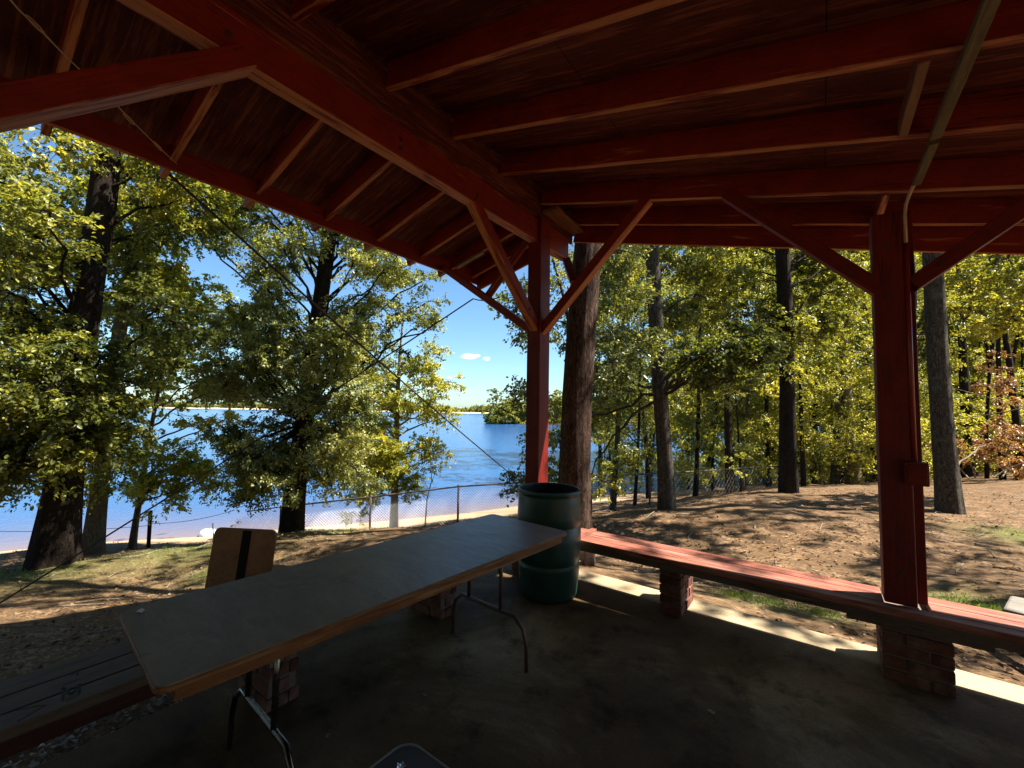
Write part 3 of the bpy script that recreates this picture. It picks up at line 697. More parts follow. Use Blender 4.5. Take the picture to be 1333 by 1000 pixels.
def limb(mb, a, b, r0, r1, arch=.05, sides=7, n=9):
    a = np.asarray(a, float); b = np.asarray(b, float); L = np.linalg.norm(b-a); t = np.linspace(0, 1, n)[:, None]
    p = a*(1-t)+b*t; p[:, 2] += (np.sin(t[:, 0]*np.pi)*L*arch); p[1:-1] += rng.normal(0, L*.018, (n-2, 3))
    mb.tube(p, r0+(r1-r0)*t[:, 0]**.7, sides, caps=False); return p
def tree(label, group, base, tpts, trad, bark, leaf, clusters, size=.11, cat='tree', m=26, sides=20, nseg=60, rough=.07, flare=.32, name='broadleaf_tree', twig=True, limb_r=.030, srad=.32, rise=.45, skip=0):
    """clusters: (centre xyz, radii, sprays, tone)"""
    gb = (base[0], base[1], gz(base[0], base[1])-.02)
    root = empty(name, gb, label, cat, group)
    mb = MB(); pts = [np.array(p, float) for p in tpts]; pts[0] = np.array([pts[0][0], pts[0][1], min(gb[2], pts[0][2])-.15])
    P_, rr = trunk_mesh(mb, pts, trad, sides, nseg, rough, flare, random.random()*30)
    cr = Crown()
    for ci, (c, r, ns, tone) in enumerate(clusters):
        c = np.asarray(c, float); rz_ = np.max(r)
        # limb leaves the trunk lower than the cluster
        dz = P_[:, 2]; h = np.linalg.norm((P_-c)[:, :2], axis=1)
        i = int(np.argmin(np.abs(dz-(c[2]-rise*h)))); i = min(max(i, int(nseg*.18)), nseg-2)
        if ci >= skip and h[i] > rr[i]*1.5 and h[i] < 3.4 and (len(clusters) < 12 or rng.random() < .42): limb(mb, P_[i], c, min(rr[i]*.6, limb_r*(1+.12*h[i])), .014, sides=6)
        cr.cluster(c, r, ns, m, size, tone, srad=srad, twig=twig)
    if twig and cr.tw.v:
        off = mb.n
        for v_ in cr.tw.v: mb.v.append(v_)
        mb.f += [tuple(q+off for q in f) for f in cr.tw.f]; mb.mi += cr.tw.mi; mb.n += cr.tw.n
    mb.build('trunk', M[bark], root, smooth=True)
    if cr.c: cr.build('crown', M[leaf], root)
    return root
def fill(x0, y0, x1, y1, d0, d1, n, r, ns, tone, tj=.15, reject=None, fl=.6):
    n = int(n*1.85) if n > 5 else n
    out = []; tries = 0
    while len(out) < n and tries < n*40:
        tries += 1
        px, py, d = rng.uniform(x0, x1), rng.uniform(y0, y1), rng.uniform(d0, d1)
        if reject and reject(px, py): continue
        rr = r*rng.uniform(.7, 1.25); q = P(px, py, d)
        out.append((q, (rr, rr, rr*fl), max(3, int(ns*rng.uniform(.7, 1.3))), min(1, max(0, rng.normal(tone, tj)))))
    return out
def box_fill(lo, hi, n, r, ns, tone, tj=.15):
    out = []
    for _ in range(n):
        q = rng.uniform(lo, hi); rr = r*rng.uniform(.7, 1.3); out.append((q, (rr, rr, rr*.6), ns, min(1, max(0, rng.normal(tone, tj)))))
    return out
def near_trunk(line, y0, y1, w_):
    xs = [q[0] for q in line]; ys = [q[1] for q in line]
    return lambda px, py: y0 < py < y1 and abs(px-np.interp(py, ys, xs)) < w_
nt1 = near_trunk([(150, 90), (127, 300), (112, 400), (96, 500)], 215, 450, 42)
nt2 = near_trunk([(440, 200), (429, 310), (416, 400), (406, 470)], 270, 425, 30)
def gapL(px, py):
    return ((px-288)/52)**2+((py-335)/44)**2 < 1 or (530 < px < 690 and py > 330+(px-530)*.2) or ((px-270)/45)**2+((py-620)/40)**2 < 1 or (230 < px < 300 and 510 < py < 545)

# big oak at the left
d = 7.2
tp = [P(68, 742, d), P(74, 700, d), P(84, 620, d), P(96, 500, d), P(112, 400, d), P(127, 300, d), P(141, 200, d), P(150, 90, d), P(165, -120, d), P(190, -420, d)]
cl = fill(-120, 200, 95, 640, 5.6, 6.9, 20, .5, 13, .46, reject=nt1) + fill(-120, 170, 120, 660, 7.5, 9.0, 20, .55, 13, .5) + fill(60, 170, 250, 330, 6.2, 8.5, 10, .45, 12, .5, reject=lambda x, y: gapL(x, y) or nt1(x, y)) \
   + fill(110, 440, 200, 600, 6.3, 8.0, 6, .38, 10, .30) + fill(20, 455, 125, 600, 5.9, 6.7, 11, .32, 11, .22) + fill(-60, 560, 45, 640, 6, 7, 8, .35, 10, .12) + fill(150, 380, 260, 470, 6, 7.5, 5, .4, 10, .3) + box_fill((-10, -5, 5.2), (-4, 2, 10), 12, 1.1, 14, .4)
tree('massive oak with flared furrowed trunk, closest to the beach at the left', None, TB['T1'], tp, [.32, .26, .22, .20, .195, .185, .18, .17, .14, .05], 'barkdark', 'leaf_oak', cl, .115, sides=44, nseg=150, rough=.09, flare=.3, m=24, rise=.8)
# pale leaning trunk right of it
d = 9.3; tp = [P(118, 722, d), P(126, 660, d), P(137, 590, d), P(146, 500, d), P(160, 400, d), P(185, 280, d), P(205, 150, d), P(220, -50, d)]
cl = fill(120, 240, 270, 470, 8.3, 10.5, 13, .5, 11, .72, reject=gapL) + fill(160, 190, 320, 310, 8.5, 10.5, 10, .5, 10, .6, reject=gapL) + fill(195, 350, 360, 510, 10, 12, 13, .45, 10, .7, reject=gapL)
tree('leaning pale grey trunk right behind the massive oak, yellowish leaves above', None, TB['T1b'], tp, [.19, .155, .14, .13, .12, .11, .09, .04], 'barkpale', 'leaf_yellow', cl, .12, sides=20, nseg=80)
# sapling with yellow leaves
d = 10.2; tp = [P(171, 712, d), P(176, 680, d), P(184, 640, d), P(196, 560, d), P(212, 480, d), P(226, 400, d)]
cl = fill(150, 560, 250, 640, 9.4, 11, 8, .32, 8, .7) + fill(160, 400, 300, 560, 9.4, 11, 14, .42, 8, .72, reject=gapL) + fill(212, 655, 232, 668, 9.8, 10.4, 1, .26, 7, .85) + fill(180, 590, 285, 650, 9.6, 10.6, 8, .25, 7, .8) + fill(200, 480, 300, 570, 9.6, 11, 6, .34, 8, .75)
tree('slim sapling with yellow-green leaves just left of the short wooden post', None, TB['S1'], tp, [.085, .065, .055, .045, .035, .02], 'barkpale', 'leaf_yellow', cl, .11, sides=10, nseg=30, limb_r=.025, srad=.28, m=20)
# second oak, at the fence
d = 9.8; tp = [P(377, 702, d), P(381, 660, d), P(388, 610, d), P(397, 540, d), P(406, 470, d), P(416, 400, d), P(429, 310, d), P(440, 200, d), P(455, 40, d), P(470, -160, d)]
def rejT2(px, py): return nt2(px, py) or gapL(px, py) or px > 520+25*math.sin(py/40.) or px < 275-18*math.sin(py/30.)
cl = fill(285, 300, 520, 480, 8.6, 11, 36, .44, 12, .62, reject=rejT2) + fill(290, 470, 470, 640, 8.6, 10.8, 24, .36, 11, .62) + fill(340, 600, 400, 640, 8.8, 9.4, 3, .26, 9, .4) + fill(300, 600, 345, 655, 9, 10, 3, .25, 8, .25) \
   + fill(380, 470, 485, 640, 8.6, 10, 12, .33, 10, .68) + fill(285, 540, 350, 660, 9, 10, 7, .24, 8, .45) + fill(225, 180, 560, 320, 8.6, 11, 24, .5, 10, .55, reject=nt2) + fill(505, 340, 560, 440, 9.5, 10.5, 5, .3, 8, .45) + fill(520, 400, 575, 480, 9.5, 10.5, 3, .24, 6, .45) + box_fill((-8, 1, 7), (-2, 7, 11), 12, 1.1, 12, .4)
tree('dark trunked oak at the end of the chain link fence, grey-green leaves', None, TB['T2'], tp, [.25, .22, .205, .19, .18, .17, .16, .14, .10, .04], 'barkdark', 'leaf_grey', cl, .10, sides=28, nseg=100, m=26, rise=.95)
# yellow-green young tree over the fence
d = 12.5; tp = [P(512, 692, d), P(514, 640, d), P(516, 580, d), P(517, 520, d), P(521, 460, d), P(524, 420, d)]
cl = fill(465, 470, 565, 620, 11.6, 13.4, 27, .38, 10, .78, reject=lambda x, y: x > 556-(y-480)*.25) + fill(440, 480, 500, 600, 11.8, 13.2, 10, .38, 9, .65) + fill(550, 505, 582, 545, 12, 13, 3, .28, 9, .8) + fill(540, 570, 575, 610, 12, 13, 4, .28, 8, .7) + fill(545, 490, 590, 540, 12, 13, 3, .28, 9, .85) + fill(470, 610, 560, 650, 12, 13, 6, .24, 7, .6) + fill(462, 620, 475, 680, 11.5, 12, 3, .2, 6, .75)
tree('young tree with bright yellow-green crown beyond the fence, against the open lake', None, TB['T3'], tp, [.13, .10, .085, .07, .045, .02], 'barkpale', 'leaf_yellow', cl, .12, sides=12, nseg=40, limb_r=.03, srad=.3, m=20)
# bare sapling stands free of leaves
mb = MB(); d = 12; a_ = P(553, 688, d); a_[2] = gz(a_[0], a_[1])-.1
mb.tube([a_, P(556, 650, d), P(562, 625, d), P(560, 592, d)], [.022, .018, .012, .005], 6)
for px, py, qx, qy in ((559, 640, 545, 610), (561, 628, 575, 600), (562, 618, 550, 590), (557, 650, 570, 628), (561, 605, 568, 585), (556, 655, 542, 632)):
    limb(mb, P(px, py, d), P(qx, qy, d+rng.normal(0, .3)), .008, .002, n=5, sides=4)
tag(mb.build('bare_sapling', M['barkgrey'], smooth=True), 'thin leafless sapling against the lake, right of the young yellow-green tree', 'sapling')
# tree behind the corner post
d = 5.15; tp = [P(750, 745, d), P(748, 700, d), P(748, 620, d), P(751, 520, d), P(757, 420, d), P(766, 320, d+.05), P(775, 180, d+.15), P(790, -50, d+.4), P(800, -350, d+.8), P(810, -650, d+1.2)]
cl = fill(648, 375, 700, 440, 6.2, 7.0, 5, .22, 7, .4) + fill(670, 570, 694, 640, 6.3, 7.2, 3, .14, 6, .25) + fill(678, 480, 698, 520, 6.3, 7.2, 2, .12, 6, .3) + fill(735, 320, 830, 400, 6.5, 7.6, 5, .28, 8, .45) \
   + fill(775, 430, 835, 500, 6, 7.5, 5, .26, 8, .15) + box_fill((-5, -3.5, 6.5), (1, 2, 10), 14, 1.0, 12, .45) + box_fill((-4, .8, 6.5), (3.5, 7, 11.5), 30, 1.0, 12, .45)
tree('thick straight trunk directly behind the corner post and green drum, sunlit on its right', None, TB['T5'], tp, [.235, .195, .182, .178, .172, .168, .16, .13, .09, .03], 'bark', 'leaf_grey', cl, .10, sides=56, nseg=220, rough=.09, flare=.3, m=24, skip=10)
# slender trunk right of it
d = 8.6; tp = [P(868, 664, d), P(866, 610, d), P(861, 540, d), P(856, 460, d), P(852, 390, d), P(848, 320, d), P(842, 200, d), P(835, 20, d), P(830, -200, d)]
cl = fill(700, 450, 830, 630, 9.5, 13, 9, .38, 10, .45) + fill(770, 310, 960, 430, 9.1, 10.6, 12, .45, 11, .45) + fill(880, 430, 1000, 500, 6.8, 7.6, 7, .28, 10, .06, tj=.05) + fill(780, 440, 840, 520, 8.8, 9.8, 5, .3, 9, .15) + box_fill((-2, 4, 6), (5, 9, 10), 14, 1.0, 12, .45)  # darkest hanging cluster: shadow-side shade put into its leaf tone
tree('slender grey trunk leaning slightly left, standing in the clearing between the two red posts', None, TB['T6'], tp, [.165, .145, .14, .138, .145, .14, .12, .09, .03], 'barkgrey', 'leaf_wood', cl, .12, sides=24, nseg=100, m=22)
d = 12; tp = [P(1027, 642, d), P(1026, 600, d), P(1025, 500, d), P(1022, 400, d), P(1018, 320, d), P(1012, 180, d), P(1005, 0, d), P(1000, -150, d)]
cl = fill(930, 310, 1120, 440, 12.4, 14, 22, .6, 11, .45) + fill(1000, 400, 1050, 520, 11.2, 12, 4, .25, 7, .45) + box_fill((0, 7, 7), (8, 14, 11), 26, 1.2, 12, .5)
tree('dark upright trunk by the fence, between the slender grey trunk and the big post', None, TB['T7'], tp, [.225, .20, .19, .185, .18, .16, .11, .04], 'barkdark', 'leaf_wood', cl, .15, sides=24, nseg=90, m=20)
d = 8.2; tp = [P(1237, 670, d), P(1232, 620, d), P(1226, 540, d), P(1220, 450, d), P(1216, 370, d), P(1212, 300, d), P(1205, 150, d), P(1195, -60, d), P(1190, -260, d)]
cl = fill(1225, 330, 1400, 420, 8.5, 10.5, 10, .5, 11, .65) + fill(1190, 380, 1215, 560, 9, 10, 4, .3, 8, .2) + box_fill((3, 3, 6.8), (13, 12, 10.5), 52, 1.1, 12, .5)
tree('stout grey-barked trunk just right of the big post holding the outlet box', None, TB['T8'], tp, [.19, .165, .156, .15, .148, .142, .13, .10, .05], 'barkgrey', 'leaf_wood', cl, .13, sides=36, nseg=110, m=22, rise=.8, skip=99)
# further trunks, each placed where the photograph shows one
FT = [(765, 655, 11, .09, 'thin dark stem close behind the thick trunk at the corner post', 'barkdark', .45), (797, 655, 13, .085, 'thin stem standing at the water edge left of the slender grey trunk', 'barkgrey', .45), (826, 652, 14, .05, 'very thin stem just left of the slender grey trunk', 'barkdark', .5),
      (905, 645, 14, .07, 'thin crooked stem behind the fence right of the slender grey trunk', 'barkdark', .5), (950, 640, 16, .13, 'dark trunk in the middle of the woods between slender and dark upright trunks', 'barkdark', .5), (968, 640, 19, .07, 'thin pole-like tree left of the dark upright trunk', 'barkgrey', .6),
      (1046, 634, 17, .08, 'short dark trunk touching the right side of the dark upright trunk', 'barkdark', .5), (1064, 632, 20, .055, 'spindly stem right of the dark upright trunk', 'barkgrey', .7), (1086, 630, 19, .15, 'grey trunk behind the fence, left one of a pair by the big post', 'barkgrey', .6),
      (1113, 630, 19, .26, 'broad pale trunk behind the fence, right one of a pair by the big post', 'barkpale', .6), (1140, 628, 22, .10, 'dark stem half hidden by the left edge of the big post', 'barkdark', .6), (1262, 622, 20, .24, 'dark trunk in the sunny woods right of the stout grey-barked trunk', 'barkdark', .75),
      (1312, 618, 22, .12, 'small dark trunk near the right edge of the view above the brown brush', 'barkdark', .8), (1192, 626, 17, .16, 'shaded trunk seen between the big post and the stout grey-barked trunk', 'barkdark', .4)]
for px, py, d, r, lab, bk, tone in FT:
    b_ = P(px, py, d); b_[2] = gz(b_[0], b_[1]); lean = rng.normal(0, 14); top = 250+rng.uniform(-60, 60)
    H = 9*d/17*rng.uniform(.8, 1.1)+2; tp = [b_+np.array([lean*.004*h*(1+.3*math.sin(h)), lean*.002*h, h]) for h in np.linspace(0, H, 8)]
    wide = 38 if r < .1 else 60
    cl = fill(px-wide, 330, px+wide, 520, d-1.5, d+1.5, 9, .045*d, 9, tone) + fill(px-wide*.7, 500, px+wide*.7, 600, d-1, d+1, 4, .03*d, 7, tone)
    tree(lab, 'trees of the woods beyond the clearing', b_, tp, np.linspace(r*1.15, r*.25, 8), bk, 'leaf_wood', cl, .16 if d > 15 else .13, sides=12, nseg=40, m=16, limb_r=.035, srad=.4, twig=False)
# the wood behind: one mass, leaves of many crowns with stems between
wd = Crown(); wt = MB()
for i in range(1000):
    px = rng.uniform(770, 1560); d = rng.uniform(22, 46); py = rng.uniform(270, 612)
    if px < 900 and (py > 560 or rng.random() < .5): continue
    if ((px-975)/34)**2+((py-405)/30)**2 < 1 or ((px-800)/40)**2+((py-425)/45)**2 < 1: continue
    if py > 570 and rng.random() < .6: continue
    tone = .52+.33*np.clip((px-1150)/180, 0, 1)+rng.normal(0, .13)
    rr = d*rng.uniform(.03, .06); wd.cluster(P(px, py, d), (rr, rr, rr*.7), 16, 22, .27*d/30, tone, srad=.9*d/34, twig=False, tv=.15, flat=.8)
for i in range(520):
    px = rng.uniform(775, 1420); d = rng.uniform(16, 40); py = rng.uniform(480, 622)
    if px < 840 and rng.random() < .5: continue
    rr = d*rng.uniform(.025, .045); wd.cluster(P(px, py, d), (rr, rr, rr*.6), 12, 14, .2*d/26, min(.9, .76+.1*(px>1150))+rng.normal(0, .16), srad=.7*d/28, twig=False, tv=.15, flat=.8)
for i in range(130):
    px = rng.uniform(780, 1500); d = rng.uniform(16, 42); b_ = P(px, 600, d); b_[2] = gz(b_[0], b_[1])-.3
    ln = rng.normal(0, .4, 2); H = rng.uniform(8, 15); hh = np.linspace(0, 1, 7); wt.tube([b_+np.array([ln[0]*t*t*2, ln[1]*t*t*2, H*t]) for t in hh], (1-hh*.8)*rng.uniform(.04, .15), 7)
for i in range(520):   # unseen ring behind and right of the shelter, added to block sky light
    a_ = rng.uniform(R(-165), R(30)); rr_ = rng.uniform(17, 30)
    q = np.array([2+rr_*math.cos(a_)*1.1, -3+rr_*math.sin(a_), rng.uniform(-.3, 13)])
    if a_ < R(-120) : q[0] = max(q[0], -12)
    if a_ > R(-30) and q[2] > 8: continue
    wd.cluster(q, (1.5, 1.5, 1.1), 9, 13, .55, rng.uniform(.2, .7), srad=1.0, twig=False, flat=1.0)
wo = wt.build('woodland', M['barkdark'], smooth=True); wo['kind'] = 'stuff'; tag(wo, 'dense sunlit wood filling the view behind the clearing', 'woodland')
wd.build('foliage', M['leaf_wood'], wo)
# brown brush pile with dead leaves
bp_ = P(1310, 602, 15); cr = Crown(); mb = MB(); rt = empty('brush_pile', (bp_[0], bp_[1], gz(bp_[0], bp_[1])), 'heap of brown dead leaves and fallen branches at the right side of the clearing', 'brush pile')
for i in range(16):
    c_ = P(rng.uniform(1245, 1420), rng.uniform(572, 618), rng.uniform(14, 16)); cr.cluster(c_, (.55, .55, .22), 10, 26, .14, rng.uniform(.2, .9), twig=False)
for i in range(7):
    c_ = P(rng.uniform(1285, 1340), rng.uniform(470, 570), rng.uniform(14.5, 16)); cr.cluster(c_, (.4, .4, .4), 8, 16, .14, rng.uniform(.2, .8), twig=False)
for i in range(14):
    a_ = P(rng.uniform(1240, 1400), 622, rng.uniform(14, 15.5)); b2 = a_+np.array([rng.normal(0, .8), rng.normal(0, .8), rng.uniform(.3, 1.2)]); limb(mb, a_, b2, .03, .006, n=6, sides=5)
sb = MB(); limb(sb, P(1246, 608, 13), P(1283, 580, 13.4), .03, .012, n=7, sides=6); tag(sb.build('dead_branch', M['log'], smooth=True), 'pale curved dead branch rising from the ground in front of the brown brush', 'branch')
mb.build('branches', M['log'], rt, smooth=True); cr.build('dead_leaves', M['leaf_dead'], rt)

# ------------------------------------------------------------------ headland, far shore
def bank(name, pts, wdt, h, mat):
    mb = MB(); V = []; Fc = []
    pts = [np.array(p, float) for p in pts]; n = len(pts)
    for i, p in enumerate(pts):
        t = pts[min(i+1, n-1)]-pts[max(i-1, 0)]; t /= np.linalg.norm(t); nn = np.array([-t[1], t[0]])
        if nn @ (p-CAM[:2]) < 0: nn = -nn
        for o_, z in ((-.5, WATER-.3), (wdt*.12, WATER+h*.5), (wdt, WATER+h), (wdt, WATER-1)): q = p+nn*o_; V.append((q[0], q[1], z))
    for i in range(n-1):
        for j in range(3): a_ = i*4+j; Fc.append((a_, a_+4, a_+5, a_+1))
    mb.add(V, Fc); o = mb.build(name, mat, smooth=False); o['kind'] = 'structure'; return o
def wz(px, py): 
    d_ = P(px, py, 1)-CAM; return (CAM+(WATER-CAM[2])/d_[2]*d_)[:2]
m, nt, b, o = newmat('far_sand'); b.inputs['Base Color'].default_value = (.50, .38, .24, 1); b.inputs['Roughness'].default_value = .9; M['farsand'] = m
fs = [wz(-300, 524), wz(0, 528.5), wz(280, 532.5), wz(450, 535.2), wz(600, 538), wz(700, 539.5), wz(900, 543)]
bank('far_shore', fs, 60, 1.6, M['farsand'])
hl = [wz(632, 551), wz(650, 552), wz(680, 553), wz(720, 554), wz(800, 555), wz(900, 557)]
bank('headland', hl, 40, .45, M['barkdark'])
fw = Crown()
for i in range(900):
    t = rng.uniform(0, len(fs)-1.001); j = int(t); p = fs[j]*(1-(t-j))+fs[j+1]*(t-j); dd = p-CAM[:2]; L_ = np.linalg.norm(dd); p = p+dd/L_*rng.uniform(14, 40)
    h = rng.uniform(2.5, 6.5)*L_/420*(1+.3*math.sin(t*9)); fw.cluster((p[0], p[1], WATER+h*.55+.8), (4.5, 4.5, h*.5), 7, 10, 2.0, rng.uniform(.15, .6), srad=2.2, twig=False, flat=1.2)
o = fw.build('far_trees', M['leaf_wood'], None); tag(o, 'low line of trees along the far shore of the lake', 'woodland', kind='stuff')
hw = Crown(); ht = MB()
for i in range(420):
    px = rng.uniform(635, 900); p = wz(px, 552.5); dd = p-CAM[:2]; L_ = np.linalg.norm(dd); p = p+dd/L_*rng.uniform(.2, 14)
    e_ = np.clip((px-628)/34, .35, 1); h = rng.uniform(5, 11)*e_; z = WATER+.5+rng.uniform(.02, .98)**1.2*h
    hw.cluster((p[0], p[1], z), (1.6, 1.6, 1.1), 9, 14, .75, rng.uniform(.15, .75), srad=.9, twig=False, flat=1.0)
o = hw.build('headland_wood', M['leaf_wood'], None); tag(o, 'dense wood covering the headland that juts into the lake', 'woodland', kind='stuff')
q = wz(646, 552); dd = q-CAM[:2]; q = q+dd/np.linalg.norm(dd)*5; L_ = np.linalg.norm(q-CAM[:2]); hT = L_*.0735
cl = [((q[0]+rng.normal(0, .8), q[1]+rng.normal(0, .8), WATER+.8+z), (1.7, 1.7, .6), 7, .25) for z in (hT*.98, hT*.93, hT*.85, hT*.76, hT*.66, hT*.55, hT*.4)]
root = empty('pine_tree', (q[0], q[1], WATER+1), 'tallest pine on the headland, sticking out above the other trees', 'tree')
mb = MB(); mb.tube([(q[0], q[1], WATER-.3), (q[0], q[1], WATER+1+hT)], [.22, .06], 7); cr = Crown()
for c_, r_, ns, t_ in cl: cr.cluster(c_, r_, ns, 14, .6, t_, srad=.8, twig=False); limb(mb, (q[0], q[1], c_[2]-.4), c_, .06, .02, n=4, sides=4)
mb.build('trunk', M['barkdark'], root); cr.build('crown', M['leaf_wood'], root)

# ------------------------------------------------------------------ fence
fpts = [(306, 676, 11.0), (366, 660, 11.0), (483, 647, 11.0), (597, 633.5, 11.0), (682, 628, 11.2), (770, 621, 12.0), (908, 613.5, 14.5), (1016, 606, 18), (1110, 601, 21), (1200, 597, 24), (1330, 592, 28)]
FP = [P(*q) for q in fpts]
fe = empty('chain_link_fence', (FP[2][0], FP[2][1], gz(FP[2][0], FP[2][1])), 'chain link fence with dark top rail running along the bank above the lake', 'fence')
FH = 1.15
mb = MB(); mb.tube([q for q in FP[1:]], .021, 8); mb.tube([FP[0]+(FP[1]-FP[0])*.25+np.array([0, 0, .12]), FP[1]+np.array([0, 0, .0])], .016, 6); mb.build('top_rail', M['galv'] if 0 else M['darkpost'], fe, smooth=True)
allp = []
for i in range(len(FP)-1):
    nsub = max(1, round(np.linalg.norm(FP[i+1]-FP[i])/2.9)); allp += [FP[i]+(FP[i+1]-FP[i])*k_/nsub for k_ in range(nsub)]
allp.append(FP[-1])
for i, q in enumerate(allp):
    g_ = gz(q[0], q[1]); 
    if i == 0: continue
    mb = MB(); mb.tube([(q[0], q[1], min(g_, q[2]-FH)-.15), (q[0], q[1], q[2]+.03)], .028, 8); mb.lathe([(.0, .055), (.02, .05), (.034, .03), (.034, 0)], (q[0], q[1], q[2]), 8); mb.build('post', M['darkpost'], fe, smooth=True)
mb = MB(); sp = .074; u = np.r_[0, np.cumsum([np.linalg.norm((FP[i+1]-FP[i])[:2]) for i in range(len(FP)-1)])]
FA = np.array(FP)
def fpos(s_, h_): return np.array([np.interp(s_, u, FA[:, 0]), np.interp(s_, u, FA[:, 1]), np.interp(s_, u, FA[:, 2])-h_])
lim = u[9]
s0 = -FH
while s0 < lim:
    for dr in (1, -1):
        a0, a1 = (s0, s0+FH) if dr > 0 else (s0+FH, s0)
        h0, h1 = FH, 0.0
        def cl_(s_): return (s_-a0)/(a1-a0)*(h1-h0)+h0
        lo, hi = max(0, min(a0, a1)), min(lim, max(a0, a1))
        if hi-lo > .03:
            ks = [lo]+[x for x in u if lo < x < hi]+[hi]
            mb.tube([fpos(x, cl_(x)) for x in ks], (.0027 if s0 < 7.5 else .0011), 3, caps=False)
    s0 += sp if s0 < 9 else sp*3
mb.build('mesh', M['galv'], fe)
# wooden post and strand wires at the left
q = P(193, 716, 10.0); t_ = P(196, 665, 10.0); mb = MB(); mb.tube([(q[0], q[1], gz(q[0], q[1])-.2), t_], .04, 9); 
tag(mb.build('wooden_post', M['barkdark'], smooth=True), 'short dark wooden post on the bank left of the fence end', 'post')
mb = MB(); mb.tube(sag(P(196, 682, 10), P(306, 664, 11), 10, .08), .006, 5); mb.tube(sag(P(-60, 690, 9.5), P(196, 684, 10), 12, .08), .006, 5)
tag(mb.build('strand_wire', M['wire'], smooth=True), 'single slack wire strung from the fence end past the short wooden post', 'wire')

# ------------------------------------------------------------------ cables and wires
mb = MB(); a_ = np.array([-1.86, -2.24, 3.27]); b_ = P(679, 628.5, 11.2); mb.tube(sag(a_, b_, 20, .05), .011, 6); mb.tube([b_-(b_-a_)/np.linalg.norm(b_-a_)*.16, b_-(b_-a_)/np.linalg.norm(b_-a_)*.04], .03, 6)
tag(mb.build('cable', M['wire'], smooth=True), 'thin cable from the left eave down to the fence rail behind the corner post', 'cable', 'cables hanging outside the shelter')
mb = MB(); a_ = np.array([-1.10, .40, 2.86]); a_ = P(616, 389, 5.05); b_ = P(0, 785, 3.9); e_ = b_+(b_-a_)*.35; e_[2] = max(e_[2], gz(e_[0], e_[1])-.05); mb.tube(sag(a_, b_, 20, .03), .0085, 6); mb.tube([b_, e_], .0085, 6)
mb.tube(sag(a_, np.array([-.8, .42, 2.78]), 6, .03), .007, 6)
tag(mb.build('cable', M['wire'], smooth=True), 'dark cable slanting from the shelter corner brace down past the massive oak', 'cable', 'cables hanging outside the shelter')
mb = MB(); mb.tube(sag(P(1027, 585, 12), P(1226, 548, 8.2), 14, .12), .006, 5); mb.tube(sag(P(1226, 548, 8.2), P(1400, 515, 7.5), 12, .05), .006, 5)
tag(mb.build('line', M['wire'], smooth=True), 'slack clothesline tied between the dark upright trunk and the stout grey-barked trunk', 'line')
mb = MB(); mb.tube(sag(P(1020, 440, 12), P(1400, 545, 13), 14, .10), .006, 5)
tag(mb.build('line', M['wire'], smooth=True), 'thin line sloping down to the right behind the big post and the stout trunk', 'line')

# ------------------------------------------------------------------ beach things
q = P(273, 702, 14.5); g_ = gz(q[0], q[1]); bz = math.atan2(q[1]-CAM[1], q[0]-CAM[0])+.45; bt = empty('rowing_boat', (q[0], q[1], g_), 'small white boat lying upside down on the sand beside the water', 'boat', rz=bz)
mb = MB(); V = []; Fc = []; nL, nS = 14, 9
for i in range(nL):
    t = i/(nL-1)*2-1; wv = .42*math.sqrt(max(0, 1-abs(t)**2.6))+.02; hv = .34*(1-.35*abs(t)**3)
    for j in range(nS): a_ = math.pi*j/(nS-1); V.append((t*.45, wv*.6*math.cos(a_), .7*hv*math.sin(a_)**.7))
for i in range(nL-1):
    for j in range(nS-1): k0 = i*nS+j; Fc.append((k0, k0+nS, k0+nS+1, k0+1))
bw = Matrix.Translation((q[0], q[1], g_-.01)) @ Matrix.Rotation(bz, 4, 'Z')
mb.add([tuple(bw @ Vector(v)) for v in V], Fc); mb.build('hull', M['whiteboat'], bt, smooth=True)
mb = MB(); mb.tube([tuple(bw @ Vector((-.41, 0, .17))), tuple(bw @ Vector((0, 0, .25))), tuple(bw @ Vector((.41, 0, .17)))], .02, 6); mb.build('keel', M['galv'], bt)
q = P(279, 700, 13); mb = MB(); mb.tube([(q[0], q[1], gz(q[0], q[1])-.2), P(277, 681, 13)], .02, 6); tag(mb.build('stake', M['darkpost']), 'thin upright stake beside the white boat', 'stake')
